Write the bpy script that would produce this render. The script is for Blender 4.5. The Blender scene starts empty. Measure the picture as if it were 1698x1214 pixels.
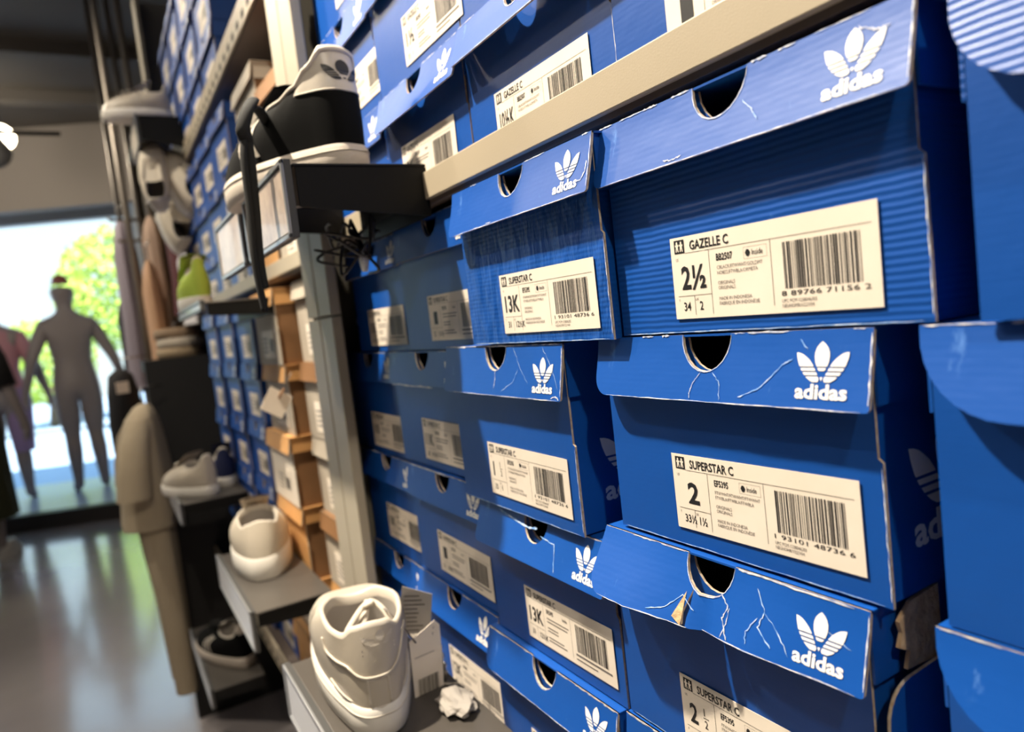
import bpy, bmesh, math, random
from mathutils import Vector, Matrix, noise
C = bpy.context
SC = C.scene
COL = SC.collection
PI = math.pi
rnd = random.Random(7)

# ------------------------------------------------------------------ camera
F_PX, CX, CY = 1168.0, 849.0, 607.0
VX, VY, LEAN = 167.5, 594.0, 0.1154
T_ = F_PX * F_PX / ((CX - VX) * LEAN - (VY - CY))
fwd = Vector((VX - CX, -(VY - CY), -F_PX)).normalized()
upv = -Vector((LEAN, -1.0, -F_PX / T_)).normalized()
rgt = fwd.cross(upv)
cam_d = bpy.data.cameras.new('camera')
cam = bpy.data.objects.new('camera', cam_d)
COL.objects.link(cam)
cam.matrix_world = Matrix.Translation((0, 0, 1.19)) @ Matrix((rgt, fwd, upv)).to_4x4()
cam_d.sensor_width = 36.0
cam_d.lens = F_PX / 1698.0 * 36.0
cam_d.clip_start = 0.01
cam_d.clip_end = 200
cam_d.dof.use_dof = True
cam_d.dof.focus_distance = 0.43
cam_d.dof.aperture_fstop = 6.0
SC.camera = cam

# ------------------------------------------------------------------ world, lights, exposure
SC.view_settings.view_transform = 'Standard'
SC.view_settings.look = 'None'
SC.view_settings.exposure = 0.32
SC.view_settings.gamma = 1.0
w = bpy.data.worlds.new('sky'); SC.world = w; w.use_nodes = True
nt = w.node_tree
bg = nt.nodes['Background']
tc = nt.nodes.new('ShaderNodeTexCoord'); sp = nt.nodes.new('ShaderNodeSeparateXYZ')
cr = nt.nodes.new('ShaderNodeValToRGB')
nt.links.new(tc.outputs['Generated'], sp.inputs[0]); nt.links.new(sp.outputs['Z'], cr.inputs[0])
cr.color_ramp.elements[0].position = 0.0; cr.color_ramp.elements[0].color = (0.86, 0.96, 1.0, 1)
cr.color_ramp.elements[1].position = 0.6; cr.color_ramp.elements[1].color = (0.40, 0.68, 1.0, 1)
nt.links.new(cr.outputs[0], bg.inputs[0]); bg.inputs[1].default_value = 1.35

def light(kind, name, loc, target, energy, color, size=0.1, spot=None, sizey=None):
    d = bpy.data.lights.new(name, kind); o = bpy.data.objects.new(name, d); COL.objects.link(o)
    o.location = loc
    o.rotation_euler = (Vector(target) - Vector(loc)).to_track_quat('-Z', 'Y').to_euler()
    d.energy = energy; d.color = color
    if kind == 'SPOT':
        d.shadow_soft_size = size; d.spot_size = spot; d.spot_blend = 0.6
    elif kind == 'AREA':
        d.size = size
        if sizey: d.shape = 'RECTANGLE'; d.size_y = sizey
    elif kind == 'SUN': d.angle = math.radians(0.6)
    return o
WARM = (1.0, 0.88, 0.70)
light('SPOT', 'track_spot_light', (-0.36, 0.95, 2.78), (0.3, 0.32, 1.1), 340, WARM, 0.03, 1.3)
light('SPOT', 'track_spot_light', (-0.25, -1.0, 2.7), (0.3, 0.35, 1.1), 62, WARM, 0.04, 1.3)
light('SPOT', 'track_spot_light', (-0.65, 1.9, 2.78), (0.3, 1.3, 1.1), 60, WARM, 0.04, 1.5)
light('SPOT', 'track_spot_light', (-0.65, 3.2, 2.78), (0.25, 2.4, 1.1), 60, WARM, 0.04, 1.5)
light('SPOT', 'track_spot_light', (-0.7, 4.6, 2.78), (0.25, 3.9, 1.1), 60, WARM, 0.04, 1.5)
light('AREA', 'soft_fill_light', (-1.0, 1.5, 2.8), (-1.0, 1.5, 0), 9, (1.0, 0.93, 0.84), 1.6, sizey=4.0)  # added soft overhead fill, stands for no actual ceiling panel
light('SUN', 'sun', (0, 0, 14), (2.5, 10, 0), 11.0, (1.0, 0.96, 0.88))
light('SPOT', 'soffit_fill_light', (-1.2, 4.3, 2.5), (-.4, 6.2, 2.3), 70, WARM, .5, 1.8)  # extra fill put in to brighten the soffit, no track lamp here

# ------------------------------------------------------------------ materials
MATS = {}
def mat(name, col, rough=0.5, metal=0.0, spec=0.5, bump=None, vary=None, emit=None, coat=0.0, sheen=0.0):
    if name in MATS: return MATS[name]
    m = bpy.data.materials.new(name); m.use_nodes = True
    n = m.node_tree.nodes; l = m.node_tree.links; b = n['Principled BSDF']
    b.inputs['Base Color'].default_value = (*col, 1)
    b.inputs['Roughness'].default_value = rough; b.inputs['Metallic'].default_value = metal
    b.inputs['Specular IOR Level'].default_value = spec
    b.inputs['Coat Weight'].default_value = coat; b.inputs['Sheen Weight'].default_value = sheen
    t = n.new('ShaderNodeTexCoord')
    if vary:
        sc_, amt, col2 = vary
        nz = n.new('ShaderNodeTexNoise'); nz.inputs['Scale'].default_value = sc_; nz.inputs['Detail'].default_value = 6
        rp = n.new('ShaderNodeValToRGB'); rp.color_ramp.elements[0].position = 0.5 - amt; rp.color_ramp.elements[1].position = 0.5 + amt
        rp.color_ramp.elements[0].color = (*col, 1); rp.color_ramp.elements[1].color = (*col2, 1)
        l.new(t.outputs['Object'], nz.inputs[0]); l.new(nz.outputs[0], rp.inputs[0]); l.new(rp.outputs[0], b.inputs['Base Color'])
    if bump:
        sc_, st, dist = bump
        nz = n.new('ShaderNodeTexNoise'); nz.inputs['Scale'].default_value = sc_; nz.inputs['Detail'].default_value = 4
        bp = n.new('ShaderNodeBump'); bp.inputs['Strength'].default_value = st; bp.inputs['Distance'].default_value = dist
        l.new(t.outputs['Object'], nz.inputs[0]); l.new(nz.outputs[0], bp.inputs['Height']); l.new(bp.outputs[0], b.inputs['Normal'])
    if emit:
        b.inputs['Emission Color'].default_value = (*emit[0], 1); b.inputs['Emission Strength'].default_value = emit[1]
    MATS[name] = m
    return m

def card_blue(name, ribs, col=(0.003, 0.072, 0.36), crumple=0.0):
    """printed blue cardboard: small scuffs, fine ribs of the corrugated core"""
    m = bpy.data.materials.new(name); m.use_nodes = True
    n = m.node_tree.nodes; l = m.node_tree.links; b = n['Principled BSDF']
    t = n.new('ShaderNodeTexCoord')
    # colour: print + faint scuffs
    nz = n.new('ShaderNodeTexNoise'); nz.inputs['Scale'].default_value = 60; nz.inputs['Detail'].default_value = 9; nz.inputs['Roughness'].default_value = 0.75
    n2 = n.new('ShaderNodeTexNoise'); n2.inputs['Scale'].default_value = 11; n2.inputs['Detail'].default_value = 3
    mp = n.new('ShaderNodeMapping'); mp.inputs['Scale'].default_value = (1, 1, 0.35); mp.inputs['Rotation'].default_value = (0.3, 0.5, 0.2)
    l.new(t.outputs['Object'], mp.inputs[0]); l.new(mp.outputs[0], nz.inputs[0]); l.new(t.outputs['Object'], n2.inputs[0])
    mu = n.new('ShaderNodeMath'); mu.operation = 'MULTIPLY'; l.new(nz.outputs[0], mu.inputs[0]); l.new(n2.outputs[0], mu.inputs[1])
    rp = n.new('ShaderNodeValToRGB'); rp.color_ramp.elements[0].position = 0.36; rp.color_ramp.elements[1].position = 0.52
    rp.color_ramp.elements[0].color = (*col, 1); rp.color_ramp.elements[1].color = (0.16, 0.36, 0.80, 1)
    l.new(mu.outputs[0], rp.inputs[0]); l.new(rp.outputs[0], b.inputs['Base Color'])
    b.inputs['Roughness'].default_value = 0.42; b.inputs['Specular IOR Level'].default_value = 0.5
    wv = n.new('ShaderNodeTexWave'); wv.wave_type = 'BANDS'; wv.bands_direction = 'Z'; wv.inputs['Scale'].default_value = 95
    wv.inputs['Distortion'].default_value = 1.2; wv.inputs['Detail'].default_value = 2; wv.inputs['Detail Scale'].default_value = 0.6
    l.new(t.outputs['Object'], wv.inputs[0])
    n3 = n.new('ShaderNodeTexNoise'); n3.inputs['Scale'].default_value = 16; n3.inputs['Detail'].default_value = 5
    mp3 = n.new('ShaderNodeMapping'); mp3.inputs['Scale'].default_value = (2.2, 1, 0.7) if crumple else (0.7, 1, 1)
    l.new(t.outputs['Object'], mp3.inputs[0]); l.new(mp3.outputs[0], n3.inputs[0])
    b1 = n.new('ShaderNodeBump'); b1.inputs['Strength'].default_value = ribs; b1.inputs['Distance'].default_value = 0.0006
    b2 = n.new('ShaderNodeBump'); b2.inputs['Strength'].default_value = 0.45 + crumple; b2.inputs['Distance'].default_value = 0.0025 + crumple * 0.004
    l.new(wv.outputs[0], b1.inputs['Height']); l.new(n3.outputs[0], b2.inputs['Height'])
    l.new(b2.outputs[0], b1.inputs['Normal']); l.new(b1.outputs[0], b.inputs['Normal'])
    MATS[name] = m
    return m
BLUE = card_blue('blue_cardboard', 0.02)
BLUE_RIB = card_blue('ribbed_blue_cardboard', 0.30)
BLUE_CRUMP = card_blue('crumpled_blue_cardboard', 0.16, crumple=0.9)
TAN = mat('raw_cardboard_edge', (0.42, 0.29, 0.18), 0.85, vary=(300, 0.2, (0.62, 0.55, 0.45)))
FLUTE = mat('torn_cardboard', (0.46, 0.30, 0.16), 0.9, vary=(120, 0.15, (0.60, 0.42, 0.24)), bump=(220, 0.8, 0.002))
WHITE = mat('white_print', (0.86, 0.85, 0.82), 0.45)
WORN = mat('worn_paper', (0.72, 0.72, 0.74), 0.8, vary=(260, 0.1, (0.35, 0.42, 0.62)))
SCUFF = mat('scuffed_print', (0.16, 0.34, 0.72), 0.7, vary=(220, 0.12, (0.50, 0.62, 0.84)))
PAPER = mat('label_paper', (0.80, 0.71, 0.60), 0.55, vary=(30, 0.2, (0.85, 0.76, 0.66)))
INK = mat('black_ink', (0.012, 0.012, 0.014), 0.5)
GREYINK = mat('fine_grey_ink', (0.16, 0.14, 0.13), 0.6)
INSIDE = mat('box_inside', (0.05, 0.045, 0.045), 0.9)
TISSUE = mat('tissue_paper', (0.55, 0.55, 0.56), 0.8)
RAIL = mat('beige_metal', (0.40, 0.34, 0.25), 0.45, spec=0.4, bump=(900, 0.12, 0.0006), vary=(6, 0.3, (0.46, 0.39, 0.29)))
RAILD = mat('dark_slot', (0.02, 0.018, 0.016), 0.7)
POSTM = mat('post_metal', (0.36, 0.32, 0.25), 0.45, spec=0.5, vary=(5, 0.3, (0.42, 0.37, 0.29)))
BLACK = mat('black_metal', (0.003, 0.0028, 0.0026), 0.5, spec=0.22, bump=(700, 0.1, 0.0004))
BLACKF = mat('black_panel', (0.008, 0.007, 0.007), 0.6)
CHROME = mat('brushed_steel', (0.55, 0.55, 0.56), 0.25, metal=1.0)
RACK = mat('rack_metal', (0.30, 0.26, 0.22), 0.45, metal=0.6)
FRAME = mat('grey_frame', (0.42, 0.43, 0.45), 0.3, metal=0.6)
CARD = mat('price_card', (0.60, 0.49, 0.40), 0.35, vary=(60, 0.2, (0.38, 0.29, 0.25)), coat=0.4)
CARDW = mat('light_card', (0.70, 0.72, 0.78), 0.3, coat=0.3)
SHOEW = mat('white_leather', (0.50, 0.44, 0.36), 0.42, bump=(420, 0.25, 0.0005), spec=0.45)
SHOEW2 = mat('white_leather_trim', (0.58, 0.52, 0.44), 0.4, bump=(420, 0.2, 0.0004))
LINING = mat('grey_lining', (0.42, 0.38, 0.34), 0.9, bump=(900, 0.5, 0.0006))
LINDK = mat('insole', (0.10, 0.09, 0.085), 0.9)
SUEDE = mat('black_suede', (0.003, 0.003, 0.003), 0.9, spec=0.15, bump=(900, 0.4, 0.0004))
SOLE = mat('cream_rubber', (0.62, 0.54, 0.46), 0.6, bump=(1200, 0.9, 0.001))
SOLEW = mat('white_rubber', (0.76, 0.72, 0.66), 0.5)
LACE = mat('cream_lace', (0.60, 0.54, 0.46), 0.9, bump=(1500, 0.6, 0.0006))
LACEB = mat('black_lace', (0.006, 0.006, 0.006), 0.85)
BROWN = mat('brown_cardboard', (0.20, 0.095, 0.035), 0.7, vary=(14, 0.25, (0.27, 0.13, 0.05)))
ORANGE = mat('orange_cardboard', (0.60, 0.30, 0.10), 0.65, vary=(14, 0.25, (0.66, 0.36, 0.14)))
GREYC = mat('grey_cardboard', (0.42, 0.36, 0.29), 0.7, vary=(14, 0.25, (0.50, 0.44, 0.36)))

# ------------------------------------------------------------------ mesh builder
class MB:
    def __init__(s): s.v = []; s.f = []; s.m = []; s.sm = []; s.mats = []
    def mi(s, m):
        if m not in s.mats: s.mats.append(m)
        return s.mats.index(m)
    def add(s, vs, fs, m, smooth=False):
        b = len(s.v); s.v += [tuple(p) for p in vs]; k = s.mi(m)
        for f in fs: s.f.append(tuple(b + i for i in f)); s.m.append(k); s.sm.append(smooth)
    def box(s, a, b, m):
        x0, y0, z0 = a; x1, y1, z1 = b
        s.add([(x0,y0,z0),(x1,y0,z0),(x1,y1,z0),(x0,y1,z0),(x0,y0,z1),(x1,y0,z1),(x1,y1,z1),(x0,y1,z1)],
              [(0,3,2,1),(4,5,6,7),(0,1,5,4),(1,2,6,5),(2,3,7,6),(3,0,4,7)], m)
    def tube(s, pts, r, m, n=8, flat=1.0, closed=False):
        pts = [Vector(p) for p in pts]; N = len(pts); vs = []; up = Vector((0, 0, 1)); last = None
        for i, p in enumerate(pts):
            t = (pts[(i+1) % N if closed else min(i+1, N-1)] - pts[(i-1) if closed else max(i-1, 0)])
            if t.length < 1e-9: t = Vector((0, 0, 1))
            t.normalize()
            if last is None:
                a = t.cross(up)
                if a.length < 0.1: a = t.cross(Vector((1, 0, 0)))
            else: a = last - t * last.dot(t)
            if a.length < 1e-6: a = t.orthogonal()
            a.normalize(); last = a; bb = t.cross(a)
            rr = r[i] if isinstance(r, (list, tuple)) else r
            for k in range(n):
                q = 2*PI*k/n; vs.append(p + a*math.cos(q)*rr + bb*math.sin(q)*rr*flat)
        fs = [(i*n+k, i*n+(k+1) % n, ((i+1) % N)*n+(k+1) % n, ((i+1) % N)*n+k) for i in range(N if closed else N-1) for k in range(n)]
        if not closed: fs += [tuple(range(n))[::-1], tuple((N-1)*n+k for k in range(n))]
        s.add(vs, fs, m, True)
    def loft(s, rings, m, caps=True, smooth=True):
        n = len(rings[0]); vs = [p for r in rings for p in r]
        fs = [(i*n+k, i*n+(k+1) % n, (i+1)*n+(k+1) % n, (i+1)*n+k) for i in range(len(rings)-1) for k in range(n)]
        s.add(vs, fs, m, smooth)
        if caps:
            s.add(rings[0], [tuple(range(n))[::-1]], m); s.add(rings[-1], [tuple(range(n))], m)
    def build(s, name, parent=None, loc=None, bevel=0.0):
        me = bpy.data.meshes.new(name); me.from_pydata(s.v, [], s.f)
        for m in s.mats: me.materials.append(m)
        me.polygons.foreach_set('material_index', s.m); me.polygons.foreach_set('use_smooth', s.sm)
        me.update()
        o = bpy.data.objects.new(name, me); COL.objects.link(o)
        if parent: o.parent = parent
        if loc: o.location = loc
        if bevel:
            b = o.modifiers.new('bevel', 'BEVEL'); b.width = bevel; b.segments = 2; b.limit_method = 'ANGLE'
        return o

def thing(name, label, cat, loc=(0, 0, 0), rot=(0, 0, 0), group=None):
    o = bpy.data.objects.new(name, None); COL.objects.link(o); o.location = loc; o.rotation_euler = rot
    o.empty_display_size = 0.05
    o['label'] = label; o['category'] = cat
    if group: o['group'] = group
    return o
def tag(o, label, cat, group=None):
    o['label'] = label; o['category'] = cat
    if group: o['group'] = group
    return o
def struct(o): o['kind'] = 'structure'; return o

# ------------------------------------------------------------------ printed marks
_txt = {}
def text_geo(s, bold=0.0):
    key = (s, bold)
    if key in _txt: return _txt[key]
    cu = bpy.data.curves.new('t', 'FONT'); cu.body = s; cu.size = 1.0; cu.offset = bold; cu.resolution_u = 2; cu.fill_mode = 'FRONT'
    ob = bpy.data.objects.new('t', cu); COL.objects.link(ob)
    dg = C.evaluated_depsgraph_get(); me = bpy.data.meshes.new_from_object(ob.evaluated_get(dg))
    vs = [(v.co.x, v.co.y) for v in me.vertices]; fs = [tuple(p.vertices) for p in me.polygons]
    bpy.data.objects.remove(ob); bpy.data.curves.remove(cu); bpy.data.meshes.remove(me)
    x0 = min(p[0] for p in vs); x1 = max(p[0] for p in vs)
    _txt[key] = ([(p[0]-x0, p[1]) for p in vs], fs, x1-x0)
    return _txt[key]
def put_text(mb, s, x, z, h, m, P, width=None, bold=0.0, cond=0.82):
    """cap height h; P maps panel (x,z) to 3d"""
    vs, fs, wd = text_geo(s, bold); k = h/0.72
    kx = (width/wd) if width else k*cond
    mb.add([P(x+a*kx, z+b*k) for a, b in vs], fs, m)
    return wd*kx
def slice_faces(polys, zs, drop):
    bm = bmesh.new()
    for p in polys: bm.faces.new([bm.verts.new((x, 0, z)) for x, z in p])
    for z in zs:
        bmesh.ops.bisect_plane(bm, geom=bm.verts[:]+bm.edges[:]+bm.faces[:], plane_co=(0, 0, z), plane_no=(0, 0, 1), dist=1e-7)
    bad = []
    for f in bm.faces:
        c = sum((v.co.z for v in f.verts))/len(f.verts)
        c = (max(v.co.z for v in f.verts)+min(v.co.z for v in f.verts))/2
        if any(a < c < b for a, b in drop): bad.append(f)
    bmesh.ops.delete(bm, geom=bad, context='FACES')
    bmesh.ops.triangulate(bm, faces=bm.faces[:])
    bm.verts.index_update()
    vs = [(v.co.x, v.co.z) for v in bm.verts]; fs = [tuple(v.index for v in f.verts) for f in bm.faces]
    bm.free(); return vs, fs
def trefoil():
    R_ = [(.505,.585),(.44,.575),(.37,.545),(.30,.49),(.23,.42),(.17,.33),(.115,.22),(.07,.12),(.045,.05),(.065,0),(.17,0),(.25,.05),(.33,.13),(.40,.235),(.45,.34),(.485,.46)]
    Cn = [(0,.80),(.06,.745),(.11,.67),(.138,.58),(.142,.50),(.13,.40),(.10,.31),(.065,.235),(0,.19)]
    Cn = Cn + [(-x, z) for x, z in Cn[1:-1]][::-1]
    W = [(-.028,.095),(.028,.095),(0,.02)]
    L_ = [(-x, z) for x, z in R_][::-1]
    drop = [(.275,.305),(.19,.22),(.105,.135)]
    return slice_faces([R_, L_, Cn, W], [v for d in drop for v in d], drop)
TREF = trefoil()
def put_logo(mb, cx, z0, w_, m, P, text=True):
    vs, fs = TREF
    mb.add([P(cx+a*w_, z0+b*w_*.85) for a, b in vs], fs, m)
    if text:
        put_text(mb, 'adidas', cx-0.50*w_, z0-0.275*w_, 0.245*w_, m, P, width=w_*1.0, bold=0.03)

def label_sheet(info, detail):
    """mesh of a size label, 0.121 x 0.045, origin lower left, facing -y"""
    mb = MB(); LW, LH = .121, .045
    mb.box((0, -0.00025, 0), (LW, 0.0, LH), PAPER)
    P = lambda x, z: (x, -0.0004, z)
    def bar(x0, z0, x1, z1, m=INK): mb.add([P(x0, z0), P(x1, z0), P(x1, z1), P(x0, z1)], [(0, 1, 2, 3)], m)
    t = 0.00022
    bar(.003, .0362, .0105, .0435)
    P2 = lambda x, z: (x, -0.0005, z)
    for cx in (.0052, .0083):      # two little white figures
        mb.add([P2(cx+a, .037+b) for a, b in [(-.0011,0),(-.0005,0),(0,.002),(.0005,0),(.0011,0),(.0007,.0028),(.0013,.0032),(.0012,.0042),(.0005,.0038),(.0006,.0052),(0,.0058),(-.0006,.0052),(-.0005,.0038),(-.0012,.0042),(-.0013,.0032),(-.0007,.0028)]], [tuple(range(16))], PAPER)
    put_text(mb, info['title'], .0145, .0374, .0050, INK, P, bold=0.02, cond=0.78)
    bar(.0105, .0358, .118, .0358+t)
    bar(.0275, .002, .0275+t, .0358)
    bar(.0665, .004, .0665+t, .0358)
    bar(.003, .0125, .0275, .0125+t)
    bar(.015, .002, .015+t, .0125)
    s = info['size']
    if s.endswith('|'):
        put_text(mb, s[:-1], .0065, .0165, .0125, INK, P, bold=0.02, cond=0.8)
        put_text(mb, '1', .0185, .0245, .0052, INK, P); bar(.0178, .0232, .0222, .0236); put_text(mb, '2', .0185, .0170, .0052, INK, P)
    else:
        wd = min(.021, .0088*len(s))
        put_text(mb, s, .0155-wd/2, .0165, .0125, INK, P, width=wd, bold=0.025)
    put_text(mb, info['f'], .0068, .0045, .0048, INK, P, bold=0.01)
    put_text(mb, info['j'], .0185, .0045, .0048, INK, P, bold=0.01)
    put_text(mb, info['code'], .0325, .0295, .0036, INK, P, bold=0.02, cond=0.7)
    # barcode
    r = random.Random(info['code']+s); x = .0735
    while x < .1125:
        wdt = r.choice((.0003, .0003, .0006, .0009)); bar(x, .0115, min(x+wdt, .113), .0335); x += wdt + r.choice((.0004, .0006, .0009))
    if detail > 1:
        bar(.0505, .0282, .0645, .0282+t/2); bar(.0505, .0340, .0645, .0340+t/2); bar(.0505, .0282, .0505+t/2, .0340); bar(.0645, .0282, .0645+t/2, .0341)
        mb.add([P(.0530+.0016*math.cos(a)*(.8 if k % 2 else 1), .0311+.0018*math.sin(a)) for k, a in enumerate([i*PI/6 for i in range(12)])], [tuple(range(12))], INK)
        put_text(mb, 'Inside', .0556, .0298, .0030, INK, P, cond=0.7)
        for k, (z, tx) in enumerate(((.0250, info['c1']), (.0222, info['c2']), (.0170, 'ORIGINALS'), (.0144, 'ORIGINALS'), (.0088, 'MADE IN INDONESIA'), (.0062, 'FABRIQUÉ EN INDONÉSIE'))):
            put_text(mb, tx, .0325, z, .0019, GREYINK, P, cond=0.85)
        put_text(mb, info['num'], .0712, .0082, .0024, INK, P, width=.045)
        put_text(mb, 'UPC PCM 1238046303', .0712, .0050, .0018, GREYINK, P, cond=0.8)
        put_text(mb, 'NEUHOMR/V22/V04', .0712, .0026, .0018, GREYINK, P, cond=0.8)
        put_text(mb, 'US', .0035, .0320, .0016, GREYINK, P); put_text(mb, 'F', .0035, .0096, .0016, GREYINK, P); put_text(mb, 'UK', .0158, .0096, .0016, GREYINK, P)
    else:
        put_text(mb, 'Inside', .0556, .0298, .0030, INK, P, cond=0.7)
        for z, wd in ((.0250, .031), (.0222, .029), (.0170, .015), (.0144, .015), (.0088, .022), (.0062, .026)):
            bar(.0325, z, .0325+wd, z+.0009, GREYINK)
        bar(.0712, .0080, .116, .0095, GREYINK); bar(.0712, .0045, .098, .0055, GREYINK)
    me = mb.build('label')
    d = me.data; bpy.data.objects.remove(me)
    return d

# ------------------------------------------------------------------ cardboard panels
def panel(mb, outlines, y0, th, mface, disp=None, step=0.008, medge=None, mback=None):
    bm = bmesh.new()
    for ol in outlines:
        f = bm.faces.new([bm.verts.new((x, 0, z)) for x, z in ol])
    if disp:
        xs = [p[0] for o in outlines for p in o]; zs = [p[1] for o in outlines for p in o]
        for ax, lo, hi in ((0, min(xs), max(xs)), (2, min(zs), max(zs))):
            n = int((hi-lo)/step)
            for i in range(1, n+1):
                co = [0, 0, 0]; no = [0, 0, 0]; co[ax] = lo+(hi-lo)*i/(n+1); no[ax] = 1
                bmesh.ops.bisect_plane(bm, geom=bm.verts[:]+bm.edges[:]+bm.faces[:], plane_co=co, plane_no=no, dist=1e-7)
    bmesh.ops.triangulate(bm, faces=[f for f in bm.faces if len(f.verts) > 4], ngon_method='EAR_CLIP')
    bm.verts.index_update(); vs = [(v.co.x, v.co.z) for v in bm.verts]
    fs = [tuple(v.index for v in f.verts) for f in bm.faces]
    be = [(e.verts[0].index, e.verts[1].index) for e in bm.edges if len(e.link_faces) == 1]
    bm.free()
    D_ = disp or (lambda x, z: 0.0)
    front = [(x, y0+D_(x, z), z) for x, z in vs]; back = [(x, y0+th+D_(x, z), z) for x, z in vs]
    mb.add(front, fs, mface, bool(disp)); mb.add(back, [f[::-1] for f in fs], mback or TAN, bool(disp))
    n = len(vs)
    mb.add(front+back, [(a, b, b+n, a+n) for a, b in be], medge or TAN)

def arc(cx, cz, rx, rz, a0, a1, n=10):
    return [(cx+rx*math.cos(a0+(a1-a0)*i/n), cz+rz*math.sin(a0+(a1-a0)*i/n)) for i in range(n+1)]

def ribbon(mb, pts, w_, m, P, seed=0):
    r = random.Random(seed); A = []; B = []
    for i, (x, z) in enumerate(pts):
        a = pts[max(i-1, 0)]; b = pts[min(i+1, len(pts)-1)]; dx, dz = b[0]-a[0], b[1]-a[1]; L = math.hypot(dx, dz) or 1
        ww = w_*(0.35+0.9*r.random())*(0.25 if i in (0, len(pts)-1) else 1)
        A.append((x-dz/L*ww, z+dx/L*ww)); B.append((x+dz/L*ww, z-dx/L*ww))
    n = len(pts)
    mb.add([P(*p) for p in A+B], [(i, i+1, n+i+1, n+i) for i in range(n-1)], m)
def jag(x0, z0, x1, z1, n, amp, seed):
    r = random.Random(seed)
    return [(x0+(x1-x0)*i/n+r.uniform(-amp, amp), z0+(z1-z0)*i/n+r.uniform(-amp, amp)) for i in range(n+1)]

LABELS = {}
def shoe_box(label, Xf, Yc, zb, H, W=.187, D=.29, yaw=0.0, group=None, info=None, lx=-.039, lz=.0115, lroll=0.0,
             lidh=.036, tilt=.005, rad=.009, logo=True, side=False, mbody=None, mlid=None, mside=None, disp=None,
             slit=False, detail=1, wear=1, notch=True, cracks=(), name='shoe_box', plain_label=False, lidm=None):
    mbody = mbody or BLUE; mlid = mlid or BLUE; mside = mside or mbody
    root = thing(name, label, 'shoe box', (Xf, Yc, zb), (0, 0, -PI/2+yaw), group)
    rs = random.Random(label)
    # body
    b = MB(); h = H-.002; hw = W/2; nx = 0.0
    ol = [(-hw, 0), (hw, 0), (hw, .066), (hw-.0022, .068), (hw-.0022, h)]
    if notch: ol += arc(nx, h, .0165, .0185, 0, -PI)
    ol += [(-hw, h)]
    panel(b, [ol], 0.0, .0016, mbody, disp=(lambda x, z: 0.0), step=.02)
    t = .0016; s0 = .0022
    b.box((-hw+s0, t, 0), (-hw+s0+t, D, h), mside); b.box((hw-s0-t-.0012, t, 0), (hw-s0-.0012, D, h), mside)
    b.box((-hw+s0+t, t, 0), (hw-s0-t-.0012, D, t), mside); b.box((-hw+s0+t, D-t, t), (hw-s0-t-.0012, D, h), mside)
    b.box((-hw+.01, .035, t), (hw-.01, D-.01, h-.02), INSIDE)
    if side:
        Ps = lambda x, z: (hw-s0-.0012+.0003, .012+x, z)
        put_logo(b, .0430, .0375, .060, WHITE, Ps)
    if wear and detail > 1:
        Pr = lambda x, z: (x, -.00025, z)
        ribbon(b, jag(hw-.0004, .003, hw-.0004, .064, 16, .0002, label), .0003, WORN, Pr, 3)
        ribbon(b, jag(-hw+.004, .0006, hw-.004, .0006, 24, .0002, label+'b'), .0003, SCUFF, Pr, 5)
    b.build('box_body', root)
    # lid
    l = MB(); Wl = W/2+.0022; z0 = H-lidh; y0 = -.0026
    base = disp or (lambda x, z: -tilt*max(0, (H-z)/lidh)**1.2)
    r_ = rad
    left = [(-Wl, H)] + [(-Wl, z0+r_)] + arc(-Wl+r_, z0+r_, r_, r_, PI, 1.5*PI, 8)[1:]
    rr = .002 if rad < .02 else rad
    right = arc(Wl-rr, z0+rr, rr, rr, 1.5*PI, 2*PI, 6) + [(Wl, H)]
    nt_ = arc(nx, H, .0178, .0198, 0, -PI, 12) if notch else []
    if slit:
        half = len(nt_)//2+2
        sx, sz = nt_[half]
        ol1 = left + [(sx-.004, z0+.0005), (sx-.0052, z0+.006), (sx-.0036, z0+.011)] + [nt_[half]] + nt_[half+1:]
        ol2 = [(sx-.001, z0)] + right + nt_[:half+1] + [(sx-.0002, z0+.010), (sx-.0012, z0+.005)]
        ols = [ol1, ol2]
    else: ols = [left + right + nt_]
    panel(l, ols, y0, .0016, mlid, disp=base, step=.007)
    l.box((-Wl, y0+.0004, H-.0012), (Wl, D+.003, H), mlid)
    l.box((-Wl+.0004, 0, z0), (-Wl+.0018, D+.003, H-.0012), mlid); l.box((Wl-.0034, 0, z0+.0015), (Wl-.0020, D+.003, H-.0012), mlid)
    l.box((-Wl, D+.0014, z0), (Wl, D+.003, H-.0012), mlid)
    Pl = lambda x, z: (x, y0+base(x, z)-.0004, z)
    if logo: put_logo(l, Wl-.0235-.0005, z0+.0125, .0268, WHITE, Pl)
    if wear:
        segs = ((-Wl+.002, -.020), (.020, Wl-.003))
        for a, c in segs:
            x = a
            while x < c:
                e = min(c, x+rs.uniform(.006, .03))
                if rs.random() < .75: ribbon(l, jag(x, H-.0002, e, H-.0002, 8, .0002, label+str(x)), rs.uniform(.0002, .0006), WORN, Pl, 2)
                x = e+rs.uniform(0, .012)
        ribbon(l, jag(Wl-.0005, z0+.003, Wl-.0005, H-.002, 10, .0002, label), .0004, WORN, Pl, 9)
    if detail > 1:
        ribbon(l, [(p[0], p[1]-.0003) for p in nt_], .0003, WORN, Pl, 4)
        ribbon(l, jag(-Wl+.012, z0+.0003, Wl-.004, z0+.0003, 26, .00015, label), .00025, WORN, Pl, 4)
    for k, (pts, w_, m_) in enumerate(cracks):
        fine = []
        for a, c in zip(pts, pts[1:]):
            fine += [q for q in jag(a[0], a[1], c[0], c[1], 6, .0004, k)][:-1]
        fine.append(pts[-1]); ribbon(l, fine, w_*.55, m_, Pl, k)
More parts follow.
